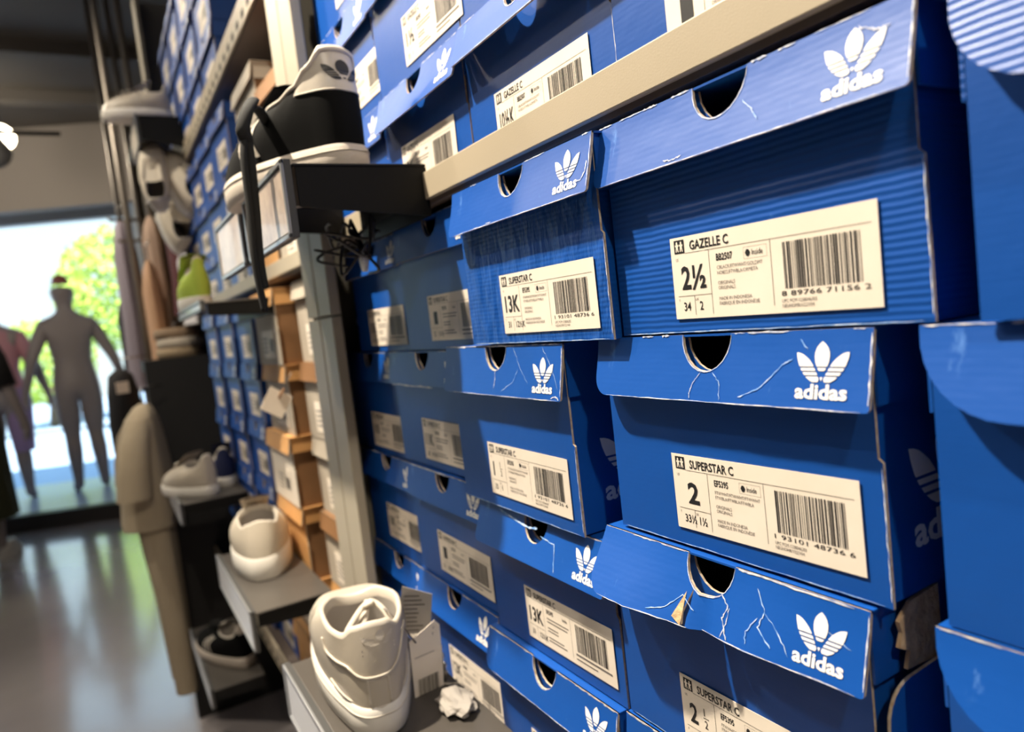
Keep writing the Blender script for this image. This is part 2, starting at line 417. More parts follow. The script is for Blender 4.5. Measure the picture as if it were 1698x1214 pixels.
    if slit: l.add([(sx-.0046, y0+base(sx-.0046, .112)-.0002, .1125), (sx-.0105, y0+base(sx-.0105, .096)-.0006, .0985), (sx-.0042, y0+base(sx-.0042, .095)-.0006, z0+.0002)], [(0, 1, 2)], FLUTE)
    l.build('lid', root)
    if info:
        key = (info['title'], info['size'], detail > 1)
        if key not in LABELS: LABELS[key] = label_sheet(info, detail)
        lo = bpy.data.objects.new('size_label', LABELS[key]); COL.objects.link(lo); lo.parent = root
        lo.location = (lx, -.0006, lz); lo.rotation_euler = (0, -lroll, 0)
    elif plain_label:
        q = MB(); q.box((lx, -.0007, lz), (lx+.10, -.0002, lz+.05), PAPER)
        for i in range(14): q.add([(lx+.06+i*.0025, -.0009, lz+.012), (lx+.0612+i*.0025, -.0009, lz+.012), (lx+.0612+i*.0025, -.0009, lz+.035), (lx+.06+i*.0025, -.0009, lz+.035)], [(0,1,2,3)], INK)
        for i in range(4): q.add([(lx+.008, -.0009, lz+.010+i*.008), (lx+.045, -.0009, lz+.010+i*.008), (lx+.045, -.0009, lz+.013+i*.008), (lx+.008, -.0009, lz+.013+i*.008)], [(0,1,2,3)], GREYINK)
        q.build('size_label', root)
    return root

def info(title, size, f, j, code, num='1 93101 48736 6', c1='FTWWHT/FTWWHT/FTWWHT', c2='FTWBLA/FTWBLA/FTWBLA'):
    return dict(title=title, size=size, f=f, j=j, code=code, num=num, c1=c1, c2=c2)
GZ = dict(code='BB2507', num='8 89766 71156 2', c1='CBLACK/FTWWHT/GOLDMT', c2='NOIESS/FTWBLA/ORMETA')
SS = dict(code='EF5395')
G_LOW = 'blue shoe boxes stacked under the beige shelf rail'
G_UP = 'blue shoe boxes standing on the beige shelf'

# right column (partly cut by the frame)
big = dict(rad=.034, group=G_LOW, info=info('SUPERSTAR C', '3', '35', '2½', **SS), lx=-.03)
shoe_box('topmost blue shoe box at the right edge, its rounded lid flap catching a bright glare', .279, .0435, 1.1665, .1265, tilt=.009, lidh=.047, mlid=BLUE_RIB, **big)
shoe_box('blue shoe box at the right edge, middle of its column, lid flap with rounded corner', .286, .0665, 1.0400, .1255, tilt=.009, **big)
shoe_box('lowest blue shoe box in view at the right edge, rounded flap half lit', .286, .0685, .9045, .1345, tilt=.009, **big)
shoe_box('blue shoe box at the right, under the lowest one with a rounded flap', .286, .066, .7675, .1360, tilt=.006, **big)

# column with the two largest labels
shoe_box('large blue shoe box with a label reading size 2½, directly under the beige rail', .283, .2505, 1.1665, .1265, W=.189, yaw=.012,
         group=G_LOW, info=info('GAZELLE C', '2½', '34', '2', **GZ), lx=-.0465, lz=.0080, lroll=-.006, detail=2, mbody=BLUE_RIB, tilt=.009,
         rad=.007, cracks=(([(.016,.110),(.022,.104),(.026,.098)], .0005, SCUFF), ([(-.035,.0935),(-.028,.0925),(-.022,.0935)], .0006, WORN), ([(.074,.121),(.083,.1165),(.088,.117)], .0007, WORN)))
shoe_box('large blue shoe box with a label reading size 2, second below the rail', .285, .2765, 1.0395, .1260, side=True,
         group=G_LOW, info=info('SUPERSTAR C', '2', '33½', '1½', **SS), lx=-.0385, lz=.0105, lroll=.010, detail=2, tilt=.008, rad=.012,
         cracks=(([(-.003,.1055),(-.008,.100),(-.010,.095),(-.010,.0915)], .0004, WORN), ([(.006,.1055),(.011,.101),(.012,.0915)], .0004, SCUFF),
                 ([(.024,.0935),(.038,.099),(.050,.110),(.056,.113)], .0005, SCUFF), ([(.060,.122),(.064,.117)], .0006, SCUFF)))
def bent(x, z):
    H = .1325; f = max(0, (H-z)/.038)
    k = max(0.0, min(1.0, (.004-x)/.06)) if x < -.0035 else 0.0
    return -.010*f**1.2 - (.010*f*(0.3+k) if x < -.0035 else 0.0) - (.004*f*max(0, 1-abs(x-.03)/.05))
shoe_box('blue shoe box with torn and cracked lid flap, with a label reading size 2½', .283, .2868, .9050, .1325,
         group=G_LOW, info=info('SUPERSTAR C', '2|', '34', '2', **SS), lx=-.0385, lz=.0045, lroll=.004, detail=2, lidh=.038, disp=bent, slit=True, rad=.014,
         cracks=(([(-.006,.104),(-.016,.110),(-.027,.101),(-.040,.0975)], .0005, SCUFF), ([(.010,.117),(.016,.112),(.013,.105),(.018,.0955)], .0007, WORN),
                 ([(.017,.111),(.016,.103),(.013,.0955)], .0004, WORN), ([(.034,.126),(.040,.116),(.037,.108),(.046,.1005)], .0006, SCUFF),
                 ([(.040,.116),(.050,.108),(.056,.100)], .0005, SCUFF), ([(.036,.112),(.030,.104),(.031,.098)], .0004, SCUFF),
                 ([(.022,.1322),(.050,.1318),(.088,.1316)], .0009, WORN), ([(.075,.118),(.088,.113)], .0005, SCUFF)))
A3 = [o for o in COL.objects if o.get('label', '').startswith('blue shoe box with torn and cracked')][0]
m = MB(); m.add([(.0975, y, z) for y, z in ((.012, .124), (.022, .131), (.045, .133), (.045, .098), (.016, .100), (.019, .108), (.011, .112), (.014, .118))]+[(.0995, y, z) for y, z in ((.012, .124), (.022, .131), (.045, .133), (.045, .098), (.016, .100), (.019, .108), (.011, .112), (.014, .118))],
    [tuple(range(8))[::-1], tuple(range(8, 16))]+[(i, (i+1) % 8, (i+1) % 8+8, i+8) for i in range(8)], FLUTE); m.build('torn_cardboard_flap', A3)
m = MB(); q = [(-.004, -.06), (.07, -.06), (.07, .1005), (.014, .0985)]+[(.014-.018*math.sin(t*PI/12), .0805+.018*math.cos(t*PI/12)) for t in range(1, 7)]
m.add([(.1005, y, z) for y, z in q]+[(.1021, y, z) for y, z in q], [tuple(range(10))[::-1]], TAN); m.add([(.1021, y, z) for y, z in q], [tuple(range(10))], BLUE)
m.add([(.1005, y, z) for y, z in q]+[(.1021, y, z) for y, z in q], [(i, (i+1) % 10, (i+1) % 10+10, i+10) for i in range(10)], TAN); m.build('side_flap', A3)
shoe_box('blue shoe box below the torn-flap box, only its lid corner in view', .283, .2870, .7675, .1360, W=.187, group=G_LOW, info=info('SUPERSTAR C', '2', '33½', '1½', **SS))

# second column
shoe_box('creased blue shoe box with a label reading size 13K, directly under the beige rail', .274, .4405, 1.1650, .1270, W=.190, yaw=0.0,
         group=G_LOW, info=info('SUPERSTAR C', '13K', '31', '12½K', **SS), lx=-.0375, lz=.0078, detail=2, mbody=BLUE_CRUMP, tilt=.009, rad=.006,
         cracks=(([(.083,.100),(.090,.099),(.094,.104),(.0945,.110)], .0008, WORN), ([(-.03,.0925),(-.022,.0925)], .0005, WORN)))
shoe_box('scratched blue shoe box with a label reading size 1½, second below the rail', .278, .5005, 1.0235, .1400, side=True,
         group=G_LOW, info=info('SUPERSTAR C', '1|', '33', '1', **SS), lx=-.0385, lz=.0115, lroll=-.006, detail=2, lidh=.040, tilt=.007, rad=.004,
         cracks=(([(.0,.119),(.001,.113),(-.001,.106)], .0006, WORN), ([(.028,.139),(.040,.122),(.052,.111)], .0003, SCUFF), ([(.070,.138),(.084,.122),(.092,.108)], .0003, SCUFF),
                 ([(.012,.104),(.03,.112),(.036,.121)], .0004, SCUFF), ([(.084,.102),(.090,.1035),(.094,.101)], .0009, WORN), ([(-.09,.1395),(-.05,.1395),(.04,.1395)], .0009, WORN)))
shoe_box('blue shoe box labelled size 13K with creased lid flap, third below rail', .286, .4810, .9005, .1215,
         group=G_LOW, info=info('SUPERSTAR C', '13K', '31', '12½K', **SS), lx=-.0360, lz=.0095, lroll=.012, detail=1, tilt=.012, rad=.006,
         cracks=(([(-.06,.118),(-.03,.114),(-.01,.112),(.004,.114)], .0016, SCUFF), ([(.01,.109),(.03,.107),(.035,.088)], .0009, SCUFF)))
shoe_box('blue shoe box, fourth below the rail in second column, its dark notch facing the aisle', .281, .4860, .7675, .1315, group=G_LOW,
         info=info('SUPERSTAR C', '12K', '30', '11½K', **SS), detail=2, tilt=.009, rad=.010)
# third column
shoe_box('shaded blue shoe box with size 1 label, under the black shoe shelf', .292, .6300, 1.1600, .1300, group=G_LOW, info=info('SUPERSTAR C', '1', '32', '13½K', **SS), lx=-.030, lz=.0090, tilt=.003)
shoe_box('blue shoe box labelled size 11K between the size 1½ box and the post side', .292, .6885, 1.0320, .1265, group=G_LOW, info=info('SUPERSTAR C', '11K', '28', '10½K', **SS), lx=-.0265, lz=.0085,
         tilt=.005, cracks=(([(-.085,.0895),(-.06,.0905),(-.03,.0895),(.0,.0900),(.03,.0895)], .0013, WORN),))
shoe_box('blue shoe box with a size 1 label, third below the rail in third column', .290, .6700, .9060, .1240, group=G_LOW, info=info('SUPERSTAR C', '1', '32', '13½K', **SS), lx=-.036, lz=.0115, lroll=-.010,
         cracks=(([(-.085,.1236),(-.04,.1236),(.02,.1236)], .0013, WORN),))
shoe_box('blue shoe box in the third column beside the near white shoe tag', .290, .6740, .7675, .1365, group=G_LOW, info=info('SUPERSTAR C', '12K', '30', '11½K', **SS), lx=-.0385, lz=.0165, lroll=.02, tilt=.010)
# fourth column
shoe_box('shaded blue shoe box next to the post, topmost under the rail', .298, .8185, 1.1590, .1300, group=G_LOW, info=info('SUPERSTAR C', '10½K', '28', '10K', **SS), lx=-.045, lz=.0070, tilt=.007, rad=.006)
shoe_box('blue shoe box next to the post, second from top, labelled 10', .298, .8765, 1.0275, .1300, group=G_LOW, info=info('SUPERSTAR C', '10', '27', '9½K', **SS), lx=-.025, lz=.0070)
shoe_box('blue shoe box next to the post, third from top, notch over a small label', .298, .8580, .8960, .1300, group=G_LOW, info=info('SUPERSTAR C', '10K', '27', '9½K', **SS), lx=-.0295, lz=.0175, lroll=.01)
shoe_box('blue shoe box next to the post, lowest in view behind the white shoe', .300, .8635, .7675, .1270, group=G_LOW, info=info('SUPERSTAR C', '11K', '28', '10½K', **SS))

# on the shelf above the rail
ZU = 1.2985
shoe_box('blue shoe box on the beige shelf whose big 1 label is cut by the frame', .288, .2395, ZU, .1240, group=G_UP, info=info('GAZELLE C', '1', '33', '13½K', **GZ), lx=-.0495, lz=.0150, detail=2)
shoe_box('blue shoe box with a label reading size 10½K standing on the beige shelf', .289, .4275, ZU, .1240, group=G_UP, info=info('GAZELLE C', '10½K', '28', '10K', **GZ), lx=-.052, lz=.0135, detail=2, lidh=.032, tilt=.012, rad=.005)
shoe_box('brightly lit blue shoe box on the beige shelf right of the black shoe', .290, .6190, ZU, .1240, group=G_UP, info=info('GAZELLE C', '12K', '30', '11½K', **GZ), lx=-.055, lz=.0225, lroll=-.015, tilt=.011)
shoe_box('blue shoe box on the beige shelf hidden behind the black shoe', .292, .8110, ZU, .1240, group=G_UP, info=info('GAZELLE C', '13K', '31', '12½K', **GZ), lx=-.020, lz=.0135)
shoe_box('blue shoe box stacked above the size 10½K box', .290, .4285, ZU+.1245, .1240, group=G_UP, info=info('GAZELLE C', '11K', '29', '10½K', **GZ), lx=-.056, lz=.0105)
shoe_box('blue shoe box labelled size 1½ above the brightly lit box', .290, .6180, ZU+.1245, .1240, group=G_UP, info=info('GAZELLE C', '1½', '33', '1', **GZ), lx=-.018, lz=.0095)
shoe_box('blue shoe box above and behind the black shoe, dark notch in its lid', .292, .8110, ZU+.1245, .1240, group=G_UP, info=info('GAZELLE C', '12K', '30', '11½K', **GZ), lx=-.006, lz=.0135)
shoe_box('topmost blue shoe box beside the post above the black shoe', .292, .8110, ZU+.2490, .1240, group=G_UP, info=info('GAZELLE C', '2', '33½', '1½', **GZ), lx=-.006, lz=.0135)
shoe_box('topmost blue shoe box in the column above the size 1½ label', .290, .6180, ZU+.2490, .1240, group=G_UP, info=info('GAZELLE C', '2½', '34', '2', **GZ), lx=-.03)

# ------------------------------------------------------------------ room shell
FLOORM = mat('polished_concrete', (0.35, 0.315, 0.335), 0.20, spec=1.0, coat=1.0, vary=(1.6, 0.25, (0.46, 0.42, 0.42)), bump=(2.5, 0.25, 0.02))
FLOORM.node_tree.nodes['Principled BSDF'].inputs['Coat Roughness'].default_value = 0.13; FLOORM.node_tree.nodes['Principled BSDF'].inputs['Coat IOR'].default_value = 1.75
CEILM = mat('dark_ceiling', (0.16, 0.145, 0.13), 0.8)
SOFFM = mat('grey_soffit', (0.38, 0.34, 0.31), 0.8)
WALLM = mat('taupe_wall', (0.32, 0.29, 0.265), 0.8)
MDARK = mat('window_metal', (0.035, 0.03, 0.028), 0.5)
def yw(x): return 6.02-0.42*(x+0.2)      # the shop front runs slightly askew to the shelves
XL, XR, YB, ZC = -3.2, .64, -2.4, 2.86
m = MB(); m.box((XL, YB, -.05), (XR+.1, 6.05, 0), FLOORM)
m.add([(XL, 6.05, 0), (XR+.1, 6.05, 0), (XR+.1, yw(XR)+.3, -.001), (XL, yw(XL)+.1, 0)], [(0,1,2,3)], FLOORM); struct(m.build('floor'))
m = MB(); m.box((XL, YB, ZC), (XR+.1, 7.8, ZC+.1), CEILM)
for y in (4.4, 5.2): m.box((XL, y, ZC-.07), (XR, y+.10, ZC), CEILM)
struct(m.build('ceiling'))
m = MB(); m.box((XR, YB, 0), (XR+.1, 7.8, ZC), WALLM); struct(m.build('wall_right'))
m = MB(); m.box((XL-.1, YB, 0), (XL, 7.6, ZC), WALLM); struct(m.build('wall_left'))
m = MB(); m.box((XL, YB-.1, 0), (XR, YB, ZC), WALLM); struct(m.build('wall_back'))
m = MB()
def slab(mb, x0, x1, z0, z1, t, mt, dy=0):
    mb.add([(x0, yw(x0)+dy, z0), (x1, yw(x1)+dy, z0), (x1, yw(x1)+dy+t, z0), (x0, yw(x0)+dy+t, z0),
            (x0, yw(x0)+dy, z1), (x1, yw(x1)+dy, z1), (x1, yw(x1)+dy+t, z1), (x0, yw(x0)+dy+t, z1)],
           [(0,3,2,1),(4,5,6,7),(0,1,5,4),(1,2,6,5),(2,3,7,6),(3,0,4,7)], mt)
slab(m, XL, XR, 2.29, ZC, .12, SOFFM); slab(m, .36, XR, 0, 2.29, .12, SOFFM); struct(m.build('wall_front'))
m = MB(); slab(m, XL, .36, 0, .115, .10, MDARK); struct(m.build('trim_1'))
# display plinth behind the sill, glass and outer frame
PLM = mat('pale_plinth', (0.50, 0.58, 0.74), 0.3)
m = MB(); slab(m, XL, .36, 0, .10, 1.45, PLM, .10); struct(m.build('trim_2'))
GLASS = bpy.data.materials.new('window_glass'); GLASS.use_nodes = True
n = GLASS.node_tree.nodes; l = GLASS.node_tree.links
tr = n.new('ShaderNodeBsdfTransparent'); gl = n.new('ShaderNodeBsdfGlossy'); gl.inputs['Roughness'].default_value = 0.02
mx = n.new('ShaderNodeMixShader'); mx.inputs[0].default_value = 0.06; tr.inputs[0].default_value = (0.94, 0.98, 0.98, 1)
l.new(tr.outputs[0], mx.inputs[1]); l.new(gl.outputs[0], mx.inputs[2]); l.new(mx.outputs[0], n['Material Output'].inputs[0])
m = MB(); slab(m, XL, .36, .10, 2.45, .008, GLASS, 1.56); struct(m.build('window_1'))
m = MB(); slab(m, XL, .36, .56, .575, .03, MDARK, 1.54)
for x in (-2.3, -1.1): slab(m, x, x+.04, .1, 2.45, .05, MDARK, 1.53)
struct(m.build('trim_3'))
m = MB(); slab(m, XL, .36, 2.45, ZC, .12, SOFFM, 1.5); slab(m, .36, .45, 0, ZC, 1.6, SOFFM, .12); struct(m.build('wall_window'))

# outside
PAVE = mat('pavement', (0.46, 0.56, 0.74), 0.9); LAWN = mat('hedge_green', (0.34, 0.50, 0.05), 0.9, vary=(5, 0.2, (0.62, 0.72, 0.16)))
m = MB(); m.box((-14, 7.82, -.12), (14, 26, -.04), PAVE); o = m.build('ground'); struct(o)
def tree(name, x, y, r, h, label, seed, zb=-.04):
    t = thing(name, label, 'tree', (x, y, zb), group=None)
    m = MB(); m.tube([(0, 0, 0), (.05, 0, h*.4), (0, .05, h*.7)], [.09, .07, .04], mat('bark', (.12, .08, .05), .9)); m.build('trunk', t)
    m = MB(); r_ = random.Random(seed)
    for i in range(2600):
        a = r_.uniform(0, 2*PI); b = math.acos(r_.uniform(-1, 1)); q = r*(.45+.55*r_.random()**.4)
        c = Vector((q*math.sin(b)*math.cos(a), q*math.sin(b)*math.sin(a), h+q*.9*math.cos(b)))
        d = Vector((r_.gauss(0, 1), r_.gauss(0, 1), r_.gauss(0, 1))).normalized()*r*.06; e = d.orthogonal().normalized()*r*.035
        m.add([c-d, c+e, c+d, c-e], [(0, 1, 2, 3)], LAWN)
    m.build('foliage', t); return t
tree('street_tree', .62, 13.0, 1.15, 2.3, 'tall yellow-green tree outside, right of the mannequin seen from behind', 1)
tree('street_tree', -.95, 16.5, .95, 1.3, 'low yellow-green bush outside behind the mannequin torso', 2)
tree('street_tree', -3.1, 16.5, .9, 1.4, 'low bush outside at the left edge of the window', 3)
tree('street_tree', -5.6, 16.0, 1.1, 1.5, 'round bush outside, hidden left of the mannequins', 4)
m = MB(); m.tube([(-6, 14, 2.25), (1.2, 13.2, 4.6)], .05, mat('pole_blue', (.25, .38, .48), .5)); tag(m.build('awning_beam'), 'pale blue beam slanting across the sky outside the window', 'beam')

# ------------------------------------------------------------------ mannequins
def body(name, parent, J, E_, R_, m, subs=2):
    me = bpy.data.meshes.new(name); me.from_pydata(J, E_, []); o = bpy.data.objects.new(name, me); COL.objects.link(o)
    me.materials.append(m)
    sk = o.modifiers.new('skin', 'SKIN'); sk.use_smooth_shade = True
    for i, v in enumerate(me.skin_vertices[0].data):
        r = R_[i]; v.radius = r if isinstance(r, tuple) else (r, r); v.use_root = (i == 0)
    sb = o.modifiers.new('sub', 'SUBSURF'); sb.levels = subs; sb.render_levels = subs
    if parent: o.parent = parent
    return o
def mannequin_geo(s=1.0, armspread=.0):
    J = []; R_ = []; E_ = []
    def a(p, r, par=None):
        r = tuple(q*1.22 for q in r) if isinstance(r, tuple) else r*1.22
        J.append(tuple(c*s for c in p)); R_.append(tuple(q*s for q in r) if isinstance(r, tuple) else r*s)
        if par is not None: E_.append((par, len(J)-1))
        return len(J)-1
    pel = a((0, 0, .93), (.135, .10)); wa = a((0, -.01, 1.08), (.115, .085), pel); ch = a((0, 0, 1.27), (.150, .10), wa); sh = a((0, .01, 1.40), (.125, .075), ch)
    nk = a((0, .01, 1.49), .052, sh); n2 = a((0, 0, 1.56), .052, nk); hd = a((0, -.01, 1.65), (.082, .095), n2); tp = a((0, 0, 1.72), (.076, .088), hd)
    for q in (-1, 1):
        s1 = a((q*.165, .01, 1.39), .055, sh); s2 = a((q*(.215+armspread*.2), .01, 1.27), .048, s1); el = a((q*(.25+armspread), .03, 1.10), .038, s2)
        wr = a((q*(.29+armspread*1.4), 0, .88), .024, el); pm = a((q*(.30+armspread*1.5), -.01, .82), (.034, .018), wr)
        for k in range(4):
            fx = q*(.30+armspread*1.5); f1 = a((fx, -.035+k*.016, .775), .010, pm); a((fx-q*.006, -.040+k*.018, .735-(.01 if k in (0, 3) else 0)), .008, f1)
        t1 = a((q*(.285+armspread*1.5), -.05, .80), .011, pm); a((q*(.28+armspread*1.5), -.062, .765), .009, t1)
        h1 = a((q*.075, .012, .86), (.092, .098), pel); h2 = a((q*.085, -.005, .66), (.076, .080), h1); kn = a((q*.085, -.02, .47), (.050, .052), h2)
        cf = a((q*.09, .02, .33), (.050, .053), kn); an = a((q*.095, .015, .09), (.030, .034), cf); he = a((q*.098, .01, .04), (.032, .034), an); a((q*.115, -.13, .02), (.034, .018), he)
    return J, E_, R_
MANN = mat('grey_mannequin', (0.34, 0.29, 0.28), 0.5)
MANR = mat('reddish_crown', (0.32, 0.09, 0.06), 0.6)
def mannequin(x, y, z, rz, label, s=1.0, m_=MANN, spread=.03):
    t = thing('mannequin', label, 'mannequin', (x, y, z), (0, 0, rz))
    J, E_, R_ = mannequin_geo(s, spread)
    body('body', t, J, E_, R_, m_)
    return t
M1 = mannequin(-.205, 6.95, .105, PI+.12, 'bare grey mannequin standing in the shop window, seen from behind', 1.0, spread=.045)
m = MB(); m.loft([[(.050*k*math.cos(a), -.005+.066*k*math.sin(a), z) for a in [i*PI/8 for i in range(16)]] for k, z in ((1.25, 1.735), (1.22, 1.765), (.95, 1.795), (.4, 1.812))], MANR)
m.build('crown', M1)
# mannequin in black top and olive skirt at the left edge
M2 = mannequin(-.80, 5.55, 0, PI*.9, 'mannequin in black top and long olive skirt at the left edge', 1.0)
BT = mat('black_knit', (.010, .009, .011), .9); OL = mat('olive_cloth', (.050, .052, .022), .9, bump=(60, .5, .01)); NAVY = mat('navy_cloth', (.010, .014, .05), .9)
def ell(cx, cy, z, rx, ry, n=24, fold=0, ph=0): return [(cx+rx*math.cos(a)*(1+fold*math.sin(7*a+ph)), cy+ry*math.sin(a)*(1+fold*math.sin(7*a+ph)), z) for a in [2*PI*i/n for i in range(n)]]
m = MB(); m.loft([ell(0, 0, z, rx, ry) for z, rx, ry in ((.92, .19, .14), (1.08, .165, .125), (1.27, .20, .145), (1.40, .19, .12), (1.47, .08, .07))], BT)
for q in (-1, 1): m.tube([(q*.17, .01, 1.40), (q*.235, .01, 1.26), (q*.285, .03, 1.08)], [.075, .068, .062], BT, 12)
m.build('black_top', M2)
m = MB(); m.loft([ell(0, 0, z, rx, ry, 42, .03, z*3) for z, rx, ry in ((.26, .215, .19), (.5, .205, .18), (.8, .20, .16), (.96, .185, .145))], OL); m.build('skirt', M2)
m = MB()
for q in (-1, 1): m.loft([ell(q*.12, -.04, z, rx, ry) for z, rx, ry in ((.0, .05, .13), (.04, .05, .125), (.08, .04, .06), (.10, .035, .045))], SOLEW)
m.build('shoes', M2)
LIL = mat('lilac_cloth', (.42, .30, .52), .9); PNK = mat('pink_cloth', (.60, .30, .34), .9)
M3 = mannequin(-.74, 7.05, .105, PI, 'mannequin in pink top and lilac trousers behind the olive skirt', .97)
m = MB(); m.loft([ell(0, 0, z, rx, ry) for z, rx, ry in ((.92, .18, .14), (1.08, .155, .12), (1.25, .19, .135), (1.38, .17, .11), (1.43, .08, .07))], PNK)
for q in (-1, 1): m.tube([(q*.16, .01, 1.36), (q*.215, .01, 1.24), (q*.25, .03, 1.12)], [.065, .06, .055], PNK, 12)
m.build('pink_top', M3)
m = MB()
for q in (-1, 1): m.loft([ell(q*.10, 0, z, rx, rx) for z, rx in ((.40, .075), (.6, .09), (.8, .105), (.93, .10))], LIL)
m.build('trousers', M3)
m = MB(); m.loft([ell(0, 0, z, rx, ry, 42, .05, z*4) for z, rx, ry in ((.02, .20, .26), (.3, .18, .24), (.5, .15, .2), (.62, .05, .08))], NAVY)
o = m.build('folded_garment_bundle', loc=(-.86, 4.55, 0)); tag(o, 'dark navy garment bundle on the floor at the left edge', 'clothing')
# lamps
def lamp(x, y, z, label, lit):
    t = thing('track_lamp', label, 'lamp', (x, y, z), group='ceiling track lamps')
    m = MB(); m.tube([(0, 0, ZC-z), (0, 0, .06)], .012, BLACK); m.tube([(0, 0, .085), (0, 0, .06), (0, -.03, .012), (0, -.045, -.02)], [.03, .05, .07, .075], FRAME, 16); m.build('lamp_housing', t)
    m = MB(); m.tube([(0, -.046, -.018), (0, -.062, -.030), (0, -.072, -.038)], [.085, .080, .040], mat('lamp_glow' if lit else 'lamp_glass', (1, .9, .7) if lit else (.3, .3, .3), .3, emit=((1, .86, .6), 14) if lit else None), 20); m.build('lamp_lens', t)
lamp(-.345, 5.3, 2.60, 'round glowing spot lamp under the dark ceiling, far left', True)
lamp(-.335, 4.6, 2.335, 'small unlit grey track lamp hanging below the glowing lamp', False)
m = MB(); m.tube([(-1.6, 4.62, 2.44), (-.02, 4.62, 2.44)], .012, BLACK); tag(m.build('lamp_track'), 'thin black lamp track crossing in front of the grey soffit', 'lamp track')

# ------------------------------------------------------------------ wall shelving
def post(y0, y1, label, z1=2.4):
    t = thing('shelf_post', label, 'post', (.272, y0, 0), group='shelving posts')
    m = MB(); w_ = y1-y0; g = .004
    for a, b in ((0, w_/2-g/2), (w_/2+g/2, w_)):
        m.box((-.013, a, 0), (0, b, 1.208), POSTM); m.box((-.013, a, 1.211), (0, b, z1), POSTM)
    m.box((-.006, .002, 0), (.002, w_-.002, z1), mat('post_seam', (.10, .09, .07), .6)); m.build('face_plate', t, bevel=.0012)
    m = MB(); m.box((.002, w_-.022, 0), (.345, w_-.006, z1), mat('post_web', (.17, .155, .125), .6)); m.tube([(.06, w_-.028, .93+.27), (.06, w_-.020, .93+.27)], .011, FRAME, 16); m.build('web_plate', t)
    return t
post(.893, 1.010, 'beige grey steel post between blue shoe boxes and brown boxes')
post(2.70, 2.80, 'far beige steel post behind the stack of small blue boxes')
post(4.00, 4.09, 'farthest steel post among the hanging clothes')
def rail(y0, y1, z0, z1, label, holes=False, xf=.279):
    t = thing('shelf', label, 'shelf', (0, y0, z0), group=None)
    m = MB(); L = y1-y0; h = z1-z0
    m.box((xf, 0, 0), (xf+.003, L, h), RAIL); m.box((xf+.003, 0, h-.003), (xf+.005, L, h-.001), RAIL); m.box((xf+.003, 0, 0), (xf+.02, L, .002), RAIL)
    if holes:
        for i in range(int(L/.05)): m.box((xf-.0006, .015+i*.05, h*.18), (xf+.0006, .037+i*.05, h*.45), RAILD)
    m.build('front_rail', t, bevel=.001)
    m = MB(); m.box((xf+.004, 0, -.004), (.60, L, 0), mat('shelf_board', (.13, .10, .085), .6)); m.build('shelf_board', t)
rail(-.55, .890, 1.3015, 1.3265, 'beige metal shelf rail running diagonally above the largest blue boxes')
rail(1.013, 2.695, 1.2950, 1.3200, 'far beige shelf rail beyond the post, at the same height')
rail(1.013, 2.695, 1.715, 1.760, 'high beige shelf with a row of dark holes, upper left', True)
rail(2.803, 3.99, 1.715, 1.760, 'high far shelf with dark holes behind the hanging clothes', True)
rail(2.803, 3.99, 1.2950, 1.3200, 'far beige shelf at eye height beyond the second post')
rail(1.013, 2.695, .50, .545, 'low beige perforated shelf at the bottom left', True, .232)
rail(-.55, .890, .741, .765, 'hidden lower shelf rail carrying the blue boxes')
m = MB(); m.box((.622, -.6, 0), (.636, 5.4, 2.6), mat('shelf_back_panel', (.06, .05, .045), .8)); tag(m.build('shelf_back_panel'), 'dark back panel behind all the shelves and shoe boxes', 'panel')

# brown boxes, first bay beyond the post
def plain_box(label, Xf, Yc, zb, W, H, face, side, lid, plabel, yaw=0, D=.26, group=None):
    return shoe_box(label, Xf, Yc, zb, H-.001, W=W, D=D, yaw=yaw, group=group, logo=False, mbody=face, mlid=lid, mside=side, wear=0, plain_label=plabel, lx=-.045, lz=.012, lidh=.03, notch=False)
GB = 'brown shoe boxes beyond the post'
z = .5015; ht = [.128, .132, .125, .130, .128, .136]
pos = ['lowest', 'second', 'third', 'fourth', 'fifth', 'topmost']
for i, h in enumerate(ht):
    mf = (GREYC, ORANGE, GREYC, GREYC, GREYC, GREYC)[i]
    plain_box('grey-fronted brown shoe box right beside the post, %s of its stack from the bottom' % pos[i], .292+.004*(i % 2), 1.125, z, .19, h, mf, BROWN, (GREYC, ORANGE, BROWN, GREYC, BROWN, GREYC)[i], i != 1, group=GB); z += h
z = .5015; ht = [.130, .125, .132, .128, .126, .134]
for i, h in enumerate(ht):
    mf = (ORANGE, GREYC, ORANGE, PAPER, GREYC, GREYC)[i]
    plain_box('orange-lidded shoe box in the stack left of the grey-fronted boxes, %s from the bottom' % pos[i], .262+.005*((i*2) % 3), 1.345, z, .19, h, mf, BROWN, (ORANGE, ORANGE, ORANGE, ORANGE, ORANGE, ORANGE)[i], i != 2, group=GB); z += h
# small blue boxes farther on
GBB = 'blue shoe boxes stacked far behind the brown ones'
colnm = ['first', 'second', 'third']
for c_ in range(3):
    z = .5015
    for i in range(6):
        h = .127+.003*((i+c_) % 2)
        shoe_box('far blue shoe box, %s column past the brown boxes, %s from the bottom' % (colnm[c_], pos[i] if i < 5 else 'sixth'), .275-.008*c_, 1.62+.20*c_, z, h-.001, group=GBB, plain_label=True, wear=0, D=.26); z += h
